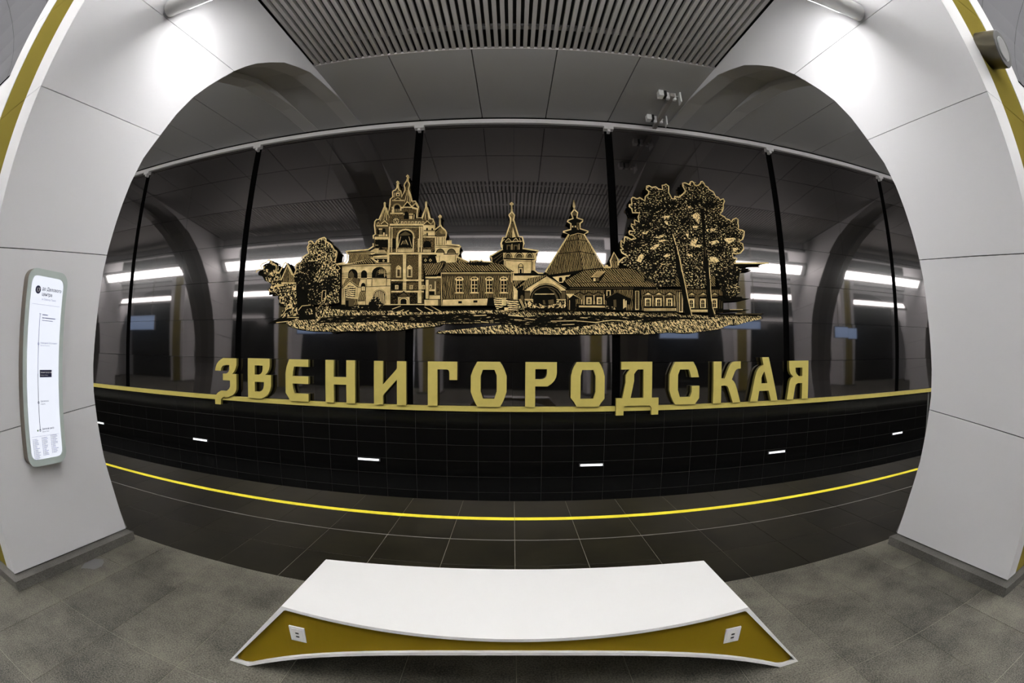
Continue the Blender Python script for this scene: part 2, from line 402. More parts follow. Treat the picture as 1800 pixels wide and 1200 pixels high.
for k in range(-9, 10):
    link('vault_panel', mv, vault, (k*PW, 0, 0)); link('vault_bounce_panel', mcr, vault, (k*PW, 0, 0))
    o = link('vault_bounce_panel', mcr, vault, (k*PW, 2*HALL_MID, 0)); o.rotation_euler = (0, 0, math.pi)
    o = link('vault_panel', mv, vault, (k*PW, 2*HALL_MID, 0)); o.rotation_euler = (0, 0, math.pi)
lint = MB()
for s in (1, -1):
    f = lambda y: HALL_MID+s*(y-HALL_MID)
    ya, yb = sorted((f(2.56), f(2.68))); lint.box(-32, 32, ya, yb, 5.70, 6.16)
tag(lint.build('trim_2', white_panel), kind='structure')
# end walls and the far side of the station (seen only in the glass) ------
tag(MB().box(-32.2, -32, -12, 9, -1.3, 8).build('wall_left', white_panel), kind='structure')
tag(MB().box(32, 32.2, -12, 9, -1.3, 8).build('wall_right', white_panel), kind='structure')
far = MB().box(-32, 32, -12.0, -11.8, -1.3, 8).build('wall_front', tile_black); tag(far, kind='structure')
MB().box(-32, 32, -11.8, -4.9, 6.25, 6.35).build('far_ceiling_panel', ceiling_grey, far)

# lit signs hung along the hall's long axis
for x0, x1, z0, z1 in ((-21.2, -18.8, 2.94, 3.65), (15.95, 17.6, 2.67, 3.19), (6.2, 7.97, 2.58, 3.03), (9.24, 11.2, 3.02, 3.40), (-9.45, -7.77, 2.68, 3.08)):
    mb = MB().box(x0-0.03, x1+0.03, HALL_MID-0.06, HALL_MID+0.06, z0-0.03, z1+0.03, 0).box(x0, x1, HALL_MID+0.05, HALL_MID+0.065, z0, z1, 1)
    for x in (x0+0.3, x1-0.3): mb.box(x-0.015, x+0.015, HALL_MID-0.015, HALL_MID+0.015, z1, 8.0, 0)
    mb.build('hanging_sign', [frame_side, hall_sign], vault)

# pylons ------------------------------------------------------------------
def clip(poly, a, b, c):
    """keep a*y+b*z+c >= 0"""
    out = []
    for (p, q) in zip(poly, poly[1:]+poly[:1]):
        dp, dq = a*p[0]+b*p[1]+c, a*q[0]+b*q[1]+c
        if dp >= 0: out.append(p)
        if (dp >= 0) != (dq >= 0):
            t = dp/(dp-dq); out.append((lerp(p[0], q[0], t), lerp(p[1], q[1], t)))
    return out
def arch_y(z):
    for (ya, za), (yb, zb) in zip(ARCH, ARCH[1:]):
        if za <= z <= zb: return lerp(ya, yb, (z-za)/(zb-za))
    return ARCH[-1][0]
JOINTS = [(1.50, 1.107), (1.44, 2.335), (1.386, 3.52), (1.96, 4.755)]
SL = 0.117; NEAR = 1.37
def make_pylon():
    root = empty('station_pylon')
    prof = [(NEAR, 0.085)]+[(y, z) for y, z in ARCH if z > 0.1]
    prof = [(NEAR, 0.085), (arch_y(0.085), 0.085)]+[(y, z) for y, z in ARCH if z > 0.1]
    top = [(8.66, ceil_z(8.66)-0.004), (5.9, ceil_z(5.9)-0.004), (2.75, ceil_z(2.75)-0.004), (2.52, 6.12), (NEAR, 6.9)]
    whole = prof+top
    bands = []
    g = 0.0035
    lines = [None]+[(SL, y0, z0) for y0, z0 in JOINTS]+[None]
    for lo, hi in zip(lines, lines[1:]):
        p = list(whole)
        if lo: p = clip(p, -lo[0], 1, lo[0]*lo[1]-lo[2]-g)
        if hi: p = clip(p, hi[0], -1, -hi[0]*hi[1]+hi[2]-g)
        bands.append(p)
    for s in (-1, 1):
        for p in bands:
            MB().prism(p, lambda y, z: (s*half_width(z), y, z), lambda y, z: (s*(half_width(z)-0.018), y, z)).build('panel', white_panel, root)
        back = [(3.2, 4.15)]+[(y-0.01, z+0.012) for y, z in ARCH if z > 4.1]+[(8.64, ceil_z(8.66)-0.008), (4.3, ceil_z(4.3)-0.008), (3.2, ceil_z(3.2)-0.05)]
        MB().prism(back, lambda y, z: (s*(half_width(z)-0.019), y, z), lambda y, z: (s*(half_width(z)-0.05), y, z)).build('joint_backing', core_dark, root)
    core = [(NEAR+0.02, 0.0), (2.84, 0.0)]+[(y-0.012, z+0.012) for y, z in ARCH if 0.1 < z < 3.9]+[(3.35, 4.75), (3.9, 5.5), (4.3, 5.95), (4.4, ceil_z(4.4)-0.01), (2.75, ceil_z(2.75)-0.01), (2.5, 6.1), (NEAR+0.02, 6.88)]
    MB().prism(core, lambda y, z: (half_width(z)-0.019, y, z), lambda y, z: (-half_width(z)+0.019, y, z)).build('core', core_dark, root)
    # hall face: white strip, gold strip, white strip
    zc = [0.085]+[z0+SL*(NEAR-y0) for y0, z0 in JOINTS]+[6.9]
    for za, zb in zip(zc, zc[1:]):
        za += 0.003; zb -= 0.003
        for s in (-1, 1):
            mb = MB(); q = [(s*(half_width(za)-0.019), za), (s*(half_width(zb)-0.019), zb), (s*0.298, zb), (s*0.298, za)]
            mb.prism(q, lambda x, z: (x, NEAR, z), lambda x, z: (x, NEAR+0.019, z)).build('edge_strip', white_panel, root)
        MB().box(-0.295, 0.295, NEAR+0.006, NEAR+0.019, za, zb).build('gold_strip', gold_enamel, root)
    # platform side: two ribs with a recessed soffit between them
    def normal(i):
        a = ARCH[max(0, i-1)]; b = ARCH[min(len(ARCH)-1, i+1)]
        ty, tz = b[0]-a[0], b[1]-a[1]; n = math.hypot(ty, tz); return (-tz/n, ty/n)
    for s in (-1, 1):
        mb = MB()
        for i in range(len(ARCH)-1):
            (ya, za), (yb, zb) = ARCH[i], ARCH[i+1]
            if zb < 0.1: continue
            za = max(za, 0.085)
            for (k0, k1, dd) in ((0.0, 0.36, 0),):
                mb.face([(s*(half_width(za)-0.001), ya, za), (s*(half_width(zb)-0.001), yb, zb), (s*(half_width(zb)-0.34), yb, zb), (s*(half_width(za)-0.34), ya, za)])
            na, nb = normal(i), normal(i+1)
            da = 0.09*min(1, max(0, (ARCH[i][1]-4.0)/1.7)); db = 0.09*min(1, max(0, (ARCH[i+1][1]-4.0)/1.7))
            mb.face([(s*(half_width(za)-0.34), ya, za), (s*(half_width(zb)-0.34), yb, zb), (s*(half_width(zb)-0.34), yb+nb[0]*db, zb+nb[1]*db), (s*(half_width(za)-0.34), ya+na[0]*da, za+na[1]*da)])
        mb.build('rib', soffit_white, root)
    mb = MB()
    for i in range(len(ARCH)-1):
        (ya, za), (yb, zb) = ARCH[i], ARCH[i+1]
        if zb < 0.1: continue
        na, nb = normal(i), normal(i+1)
        da = 0.09*min(1, max(0, (za-4.0)/1.7)); db = 0.09*min(1, max(0, (zb-4.0)/1.7)); za = max(za, 0.085)
        w0, w1 = half_width(za)-0.34, half_width(zb)-0.34
        p0, p1 = (ya+na[0]*da, za+na[1]*da), (yb+nb[0]*db, zb+nb[1]*db)
        mb.face([(-w0, p0[0], p0[1]), (w0, p0[0], p0[1]), (w1, p1[0], p1[1]), (-w1, p1[0], p1[1])])
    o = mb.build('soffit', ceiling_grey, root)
    # stone plinth in blocks
    cuts = [1.305, 1.75, 2.42, 2.71, 2.865]
    for a, b in zip(cuts, cuts[1:]):
        MB().box(-0.56, 0.56, a+0.001, b-0.001, 0.0, 0.075).build('plinth_block', stone_plinth, root)
    return root
pyl = make_pylon()
def joined(root, name):
    mb = MB(); mats = []
    for ch in root.children:
        for m in ch.data.materials:
            if m not in mats: mats.append(m)
        i = len(mb.v); mb.v += [tuple(v.co) for v in ch.data.vertices]
        for p in ch.data.polygons: mb.f.append(tuple(i+k for k in p.vertices)); mb.m.append(mats.index(ch.data.materials[p.material_index]))
    me = bpy.data.meshes.new(name); me.from_pydata(mb.v, [], mb.f)
    for m in mats: me.materials.append(m)
    me.polygons.foreach_set('material_index', mb.m); me.update()
    return me
PYL = [(-0.5*BAY, 'white panelled pylon on the left, carrying the lit route sign'), (0.5*BAY, 'white panelled pylon on the right, with a round lamp on its gold stripe')]
for i, (x, lab) in enumerate(PYL):
    o = pyl if i == 0 else copy_tree(pyl)
    o.location = (x, 0, 0); tag(o, lab, 'pylon', 'white pylons between hall and platform')
pj = joined(pyl, 'far_pylon')
for k in (-3.5, -2.5, -1.5, 1.5, 2.5, 3.5): link('far_pylon', pj, far, (k*BAY, 0, 0))
for k in (-3.5, -2.5, -1.5, -0.5, 0.5, 1.5, 2.5, 3.5):
    o = link('far_pylon', pj, far, (k*BAY, 2*HALL_MID, 0)); o.rotation_euler = (0, 0, math.pi)

# linear luminaires between the pylons -----------------------------------------
LA = math.radians(54.5); LU, LV = (math.cos(LA), math.sin(LA)), (math.sin(LA), -math.cos(LA))        # long axis of the section, platform-side normal
def make_lamp():
    root = empty('tube_light')
    half = 3.27; cy, cz = 2.52, 5.05; R = 0.098; Lh = 0.18
    def pt(u, v): return (cy+u*LU[0]+v*LV[0], cz+u*LU[1]+v*LV[1])
    sec = []
    for k in range(13): t = -math.pi/2+math.pi*k/12; sec.append((Lh+R*math.cos(t), R*math.sin(t)))
    for k in range(13): t = math.pi/2+math.pi*k/12; sec.append((-Lh+R*math.cos(t), R*math.sin(t)))
    mb = MB(); n = len(sec)
    for x in (-half+0.012, half-0.012):
        mb.v += [(x,)+pt(*q) for q in sec]
    for k in range(n): mb.f.append((k, (k+1) % n, n+(k+1) % n, n+k)); mb.m.append(0)
    mb.f.append(tuple(range(n))); mb.f.append(tuple(range(n, 2*n))); mb.m += [0, 0]
    mb.build('housing', steel, root, smooth=True)
    for s in (-1, 1):
        mb = MB()
        for x in (s*(half-0.014), s*(half+0.03)): mb.v += [(x,)+pt(q[0]*0.86, q[1]*0.86) for q in sec]
        for k in range(n): mb.f.append((k, (k+1) % n, n+(k+1) % n, n+k)); mb.m.append(0)
        mb.f.append(tuple(range(n))); mb.f.append(tuple(range(n, 2*n))); mb.m += [0, 0]
        mb.build('end_cap', cap_dark, root)
    NS = 5; IN = 0.24; seg = 2*(half-IN)/NS
    for k in range(NS):
        x0, x1 = -half+IN+k*seg+0.006, -half+IN+(k+1)*seg-0.006
        for v, nm, mt in ((R, 'platform_diffuser', lamp_down), (-R, 'hall_diffuser', lamp_up)):
            h = 0.002 if v > 0 else -0.002
            mb = MB(); q = [(-0.175, v), (0.175, v), (0.172, v+h), (-0.172, v+h)]
            for x in (x0, x1): mb.v += [(x,)+pt(*p) for p in q]
            for a in range(4): mb.f.append((a, (a+1) % 4, 4+(a+1) % 4, 4+a)); mb.m.append(0)
            mb.f.append((0, 1, 2, 3)); mb.f.append((4, 5, 6, 7)); mb.m += [0, 0]
            mb.build(nm, mt, root)
    return root
def add_hall_fill(bx, s):
    """added hall fill light, aimed from a tube light at the white bounce crown"""
    d = bpy.data.lights.new('hall_fill_light', 'AREA'); d.shape = 'RECTANGLE'; d.size = 6.1; d.size_y = 0.36; d.energy = HALL_FILL; d.spread = math.radians(64); d.color = (1, 0.985, 0.97)
    o = bpy.data.objects.new('hall_fill_light', d); COL.objects.link(o)
    y, z = 2.52-LV[0]*0.105, 5.05-LV[1]*0.105; ny, nz = -LV[0], -LV[1]
    if s < 0: y = 2*HALL_MID-y; ny = -ny
    o.location = (bx, y, z)
    zz = -Vector((0, ny, nz)); xx = Vector((1, 0, 0)); yy = zz.cross(xx)
    o.rotation_euler = Matrix((xx, yy, zz)).transposed().to_euler()
    return o
lamp = make_lamp()
LL = ['grey tube light spanning the near bay above the bench', 'grey tube light of the next bay to the left', 'grey tube light of the next bay to the right']
for i, bx in enumerate((0, -BAY, BAY)):
    o = lamp if i == 0 else copy_tree(lamp); o.location = (bx, 0, 0); tag(o, LL[i], 'light', 'tube lights between pylons')
for k in range(-2, 3):
    for s in (1, -1): add_hall_fill(k*BAY, s)  # added fill lights for the hall, on top of the diffusers' own glow
lj = joined(lamp, 'far_tube_light')
for k in (-3, -2, 2, 3): link('far_tube_light', lj, far, (k*BAY, 0, 0))
for k in range(-3, 4):
    o = link('far_tube_light', lj, far, (k*BAY, 2*HALL_MID, 0)); o.rotation_euler = (0, 0, math.pi)

OUTLINE="-5379,3416 -5350,3461 -5273,3484 -5227,3469 -5267,3530 -5270,3567 -5218,3604 -5120,3623 -5102,3658 -5059,3669 -5003,3653 -4977,3615 -4974,3587 -4870,3554 -4844,3508 -4843,3453 -4870,3401 -4826,3384 -4783,3379 -4668,3580 -4634,3596 -4595,3567 -4444,3328 -4414,3327 -4384,3414 -4404,3513 -4370,3547 -4312,3580 -4287,3641 -4240,3683 -4183,3716 -4106,3748 -4135,3803 -4157,3876 -4123,3937 -4138,3992 -4081,4016 -4029,3994 -4005,3957 -3974,3937 -3950,3999 -3885,4040 -3838,4055 -3771,4069 -3723,4030 -3714,3976 -3634,3936 -3582,3889 -3549,3834 -3517,3789 -3468,3769 -3450,3724 -3459,3637 -3477,3577 -3470,3533 -3464,3502 -3277,3526 -3246,3568 -3246,3693 -3285,3739 -3266,3757 -2807,3769 -2711,3828 -2721,3879 -2719,3971 -2727,4041 -2686,4064 -2708,4199 -2718,4238 -2714,4327 -2676,4377 -2630,4368 -2540,4630 -2548,4709 -2528,4728 -2504,4707 -2501,4628 -2441,4469 -2430,4624 -2429,4782 -2381,4825 -2395,4933 -2372,4967 -2334,4976 -2309,5022 -2310,5089 -2306,5116 -2327,5138 -2297,5170 -2253,5133 -2271,5107 -2262,5039 -2242,4971 -2204,4949 -2184,4835 -2141,4952 -2144,4992 -2165,5054 -2155,5101 -2123,5153 -2108,5207 -2107,5227 -2134,5256 -2099,5295 -2060,5252 -2080,5225 -2071,5150 -2036,5094 -2031,5047 -2048,4988 -2038,4934 -1962,4719 -1900,4723 -1859,4663 -1818,4584 -1840,4533 -1843,4373 -1763,4364 -1700,4579 -1708,4683 -1688,4702 -1667,4682 -1663,4591 -1585,4346 -1530,4338 -1486,4242 -1493,4118 -1498,4121 -1412,4188 -1418,4327 -1415,4353 -1441,4371 -1406,4418 -1363,4381 -1385,4347 -1377,4222 -1350,4169 -1281,4107 -1251,4050 -1257,3979 -1274,3911 -1272,3835 -1008,3806 -975,3768 -1011,3718 -996,3638 -1035,3580 -838,3493 -807,3529 -774,3504 -686,3512 -621,3503 -589,3528 -556,3495 -396,3486 -413,3544 -452,3569 -426,3610 -431,3596 -208,3725 -232,3760 -239,3830 -204,3956 -153,3956 -67,4241 -68,4327 -98,4392 -51,4451 -49,4590 -77,4619 -36,4661 5,4620 -22,4590 -14,4458 32,4393 16,4299 110,3972 177,3966 211,3833 184,3746 473,3703 462,3657 425,3626 443,3544 408,3489 411,3318 471,3278 558,3279 585,3293 1034,4030 930,4056 937,4092 1075,4131 1077,4232 1011,4273 1030,4317 1121,4349 1088,4450 1153,4540 1133,4591 1148,4718 1169,4719 1185,4593 1170,4541 1237,4469 1218,4367 1331,4334 1324,4283 1277,4245 1275,4152 1426,4106 1421,4070 1348,4040 1713,3408 1732,3447 1780,3449 1787,3421 1835,3420 1818,3533 1903,3709 1993,3567 1998,3449 1987,3507 2027,3562 2091,3611 2167,3629 2055,3687 2026,3764 2081,3774 2039,3811 2040,3937 2065,3953 2101,3892 2113,3987 2126,4027 2186,4022 2263,3978 2344,3998 2290,4043 2219,4063 2209,4119 2231,4152 2327,4140 2262,4233 2270,4298 2338,4270 2330,4358 2355,4384 2429,4339 2411,4436 2451,4513 2309,4504 2291,4593 2240,4640 2248,4690 2300,4702 2294,4810 2334,4854 2374,4849 2422,4827 2481,4856 2521,4839 2576,4795 2590,4881 2664,4946 2672,4989 2621,5036 2637,5115 2700,5132 2756,5099 2842,5120 2902,5076 2973,5065 2969,5160 3019,5170 3070,5199 3134,5149 3122,5009 3180,4884 3211,4878 3229,4945 3323,4931 3389,4989 3479,5062 3425,5176 3429,5250 3497,5271 3583,5241 3616,5302 3663,5321 3667,5321 3706,5293 3725,5238 3779,5239 3835,5280 3859,5331 3907,5347 3951,5298 3964,5249 4031,5221 4045,5178 4151,5127 4186,5033 4251,5022 4282,4967 4363,5004 4397,4940 4356,4865 4346,4777 4313,4704 4245,4637 4358,4595 4369,4562 4462,4545 4487,4504 4531,4560 4623,4604 4681,4566 4667,4478 4676,4418 4658,4356 4751,4347 4807,4318 4785,4213 4748,4133 4645,4079 4739,4048 4750,3922 4660,3832 4542,3798 4458,3814 4470,3735 4556,3733 4568,3701 4521,3656 4467,3623 5141,3667 5359,3682 5024,3616 4625,3540 4676,3523 4835,3517 4989,3521 4905,3488 4655,3472 4607,3417 4616,3373 4569,3296 4557,3192 4624,3151 4612,3099 4577,3083 4586,3003 4534,2939 4674,2947 4689,2904 4839,2902 4652,2859 4190,2821 4184,2670 4505,2679 4837,2679 4642,2651 4182,2610 4000,2577 4400,2601 5196,2614 5140,2587 4940,2574 5157,2558 5192,2510 5026,2488 4882,2463 4703,2408 4546,2362 4376,2373 4206,2313 4090,2269 3991,2246 3830,2237 3671,2207 3498,2184 3344,2183 3207,2195 3102,2208 2982,2193 2761,2170 2615,2155 2092,2153 1737,2139 1447,2135 1160,2136 932,2137 781,2130 481,2137 145,2145 -303,2133 -388,2147 -453,2136 -640,2136 -1017,2135 -1246,2132 -1437,2146 -1380,2197 -1265,2184 -1000,2223 -717,2243 -454,2272 -305,2301 13,2331 -230,2348 -718,2346 -907,2351 -1039,2341 -1287,2326 -1301,2335 -1377,2284 -1881,2240 -2157,2197 -2338,2220 -2726,2177 -2789,2191 -3105,2186 -3320,2177 -3494,2137 -3583,2171 -3991,2177 -4108,2191 -4273,2207 -4443,2259 -4566,2290 -4506,2314 -4569,2358 -4867,2356 -4918,2361 -5048,2346 -4753,2458 -4713,2510 -4712,2579 -4636,2631 -4660,2692 -4743,2685 -4800,2739 -4783,2809 -4829,2863 -4806,2934 -4890,2972 -5060,2938 -5047,2995 -5095,3050 -5030,3110 -5002,3172 -5127,3222 -5195,3243 -5200,3298 -5271,3347 -5364,3370"
RIMS=['-5379,3416 -5350,3461 -5273,3484 -5227,3469 -5267,3530 -5270,3567 -5218,3604 -5120,3623 -5102,3658 -5059,3669 -5003,3653 -4977,3615 -4974,3587 -4870,3554 -4844,3508 -4843,3453 -4870,3401 -4826,3384 -4783,3379 -4668,3580 -4634,3596 -4595,3567 -4444,3328 -4414,3327 -4384,3414 -4404,3513 -4370,3547 -4312,3580 -4287,3641 -4240,3683 -4183,3716 -4106,3748 -4135,3803 -4157,3876 -4123,3937 -4138,3992 -4081,4016 -4029,3994 -4005,3957 -3974,3937 -3950,3999 -3885,4040 -3838,4055 -3771,4069 -3723,4030 -3714,3976 -3634,3936 -3582,3889 -3549,3834 -3517,3789 -3468,3769 -3450,3724 -3459,3637 -3477,3577 -3470,3533', '-3464,3502 -3277,3526 -3246,3568 -3246,3693 -3285,3739 -3266,3757 -2807,3769 -2711,3828 -2721,3879', '-2719,3971 -2727,4041 -2686,4064 -2708,4199 -2718,4238 -2714,4327 -2676,4377 -2630,4368 -2540,4630 -2548,4709 -2528,4728 -2504,4707 -2501,4628 -2441,4469 -2430,4624 -2429,4782 -2381,4825 -2395,4933 -2372,4967 -2334,4976 -2309,5022 -2310,5089 -2306,5116 -2327,5138 -2297,5170 -2253,5133 -2271,5107 -2262,5039 -2242,4971 -2204,4949 -2184,4835 -2141,4952 -2144,4992 -2165,5054 -2155,5101 -2123,5153 -2108,5207 -2107,5227 -2134,5256 -2099,5295 -2060,5252 -2080,5225 -2071,5150 -2036,5094 -2031,5047 -2048,4988 -2038,4934 -1962,4719 -1900,4723 -1859,4663 -1818,4584 -1840,4533 -1843,4373 -1763,4364 -1700,4579 -1708,4683 -1688,4702 -1667,4682 -1663,4591 -1585,4346 -1530,4338 -1486,4242 -1493,4118', '-1498,4121 -1412,4188 -1418,4327 -1415,4353 -1441,4371 -1406,4418 -1363,4381 -1385,4347 -1377,4222 -1350,4169 -1281,4107 -1251,4050 -1257,3979 -1274,3911 -1272,3835 -1008,3806 -975,3768 -1011,3718 -996,3638 -1035,3580 -838,3493 -807,3529 -774,3504 -686,3512 -621,3503 -589,3528 -556,3495 -396,3486 -413,3544 -452,3569 -426,3610', '-431,3596 -208,3725 -232,3760 -239,3830 -204,3956 -153,3956 -67,4241 -68,4327 -98,4392 -51,4451 -49,4590 -77,4619 -36,4661 5,4620 -22,4590 -14,4458 32,4393 16,4299 110,3972 177,3966 211,3833 184,3746 473,3703 462,3657 425,3626 443,3544 408,3489 411,3318 471,3278 558,3279', '585,3293 1034,4030 930,4056 937,4092 1075,4131 1077,4232 1011,4273 1030,4317 1121,4349 1088,4450 1153,4540 1133,4591 1148,4718 1169,4719 1185,4593 1170,4541 1237,4469 1218,4367 1331,4334 1324,4283 1277,4245 1275,4152 1426,4106 1421,4070 1348,4040 1713,3408 1732,3447 1780,3449 1787,3421 1835,3420 1818,3533 1903,3709 1993,3567 1998,3449', '1987,3507 2027,3562 2091,3611 2167,3629 2055,3687 2026,3764 2081,3774 2039,3811 2040,3937 2065,3953 2101,3892 2113,3987 2126,4027 2186,4022 2263,3978 2344,3998 2290,4043 2219,4063 2209,4119 2231,4152 2327,4140 2262,4233 2270,4298 2338,4270 2330,4358 2355,4384 2429,4339 2411,4436 2451,4513 2309,4504 2291,4593 2240,4640 2248,4690 2300,4702 2294,4810 2334,4854 2374,4849 2422,4827 2481,4856 2521,4839 2576,4795 2590,4881 2664,4946 2672,4989 2621,5036 2637,5115 2700,5132 2756,5099 2842,5120 2902,5076 2973,5065 2969,5160 3019,5170 3070,5199 3134,5149 3122,5009 3180,4884 3211,4878 3229,4945 3323,4931 3389,4989 3479,5062 3425,5176 3429,5250 3497,5271 3583,5241 3616,5302 3663,5321', '3667,5321 3706,5293 3725,5238 3779,5239 3835,5280 3859,5331 3907,5347 3951,5298 3964,5249 4031,5221 4045,5178 4151,5127 4186,5033 4251,5022 4282,4967 4363,5004 4397,4940 4356,4865 4346,4777 4313,4704 4245,4637 4358,4595 4369,4562 4462,4545 4487,4504 4531,4560 4623,4604 4681,4566 4667,4478 4676,4418 4658,4356 4751,4347 4807,4318 4785,4213 4748,4133 4645,4079 4739,4048 4750,3922 4660,3832 4542,3798 4458,3814 4470,3735 4556,3733 4568,3701 4521,3656 4467,3623 5141,3667 5359,3682']
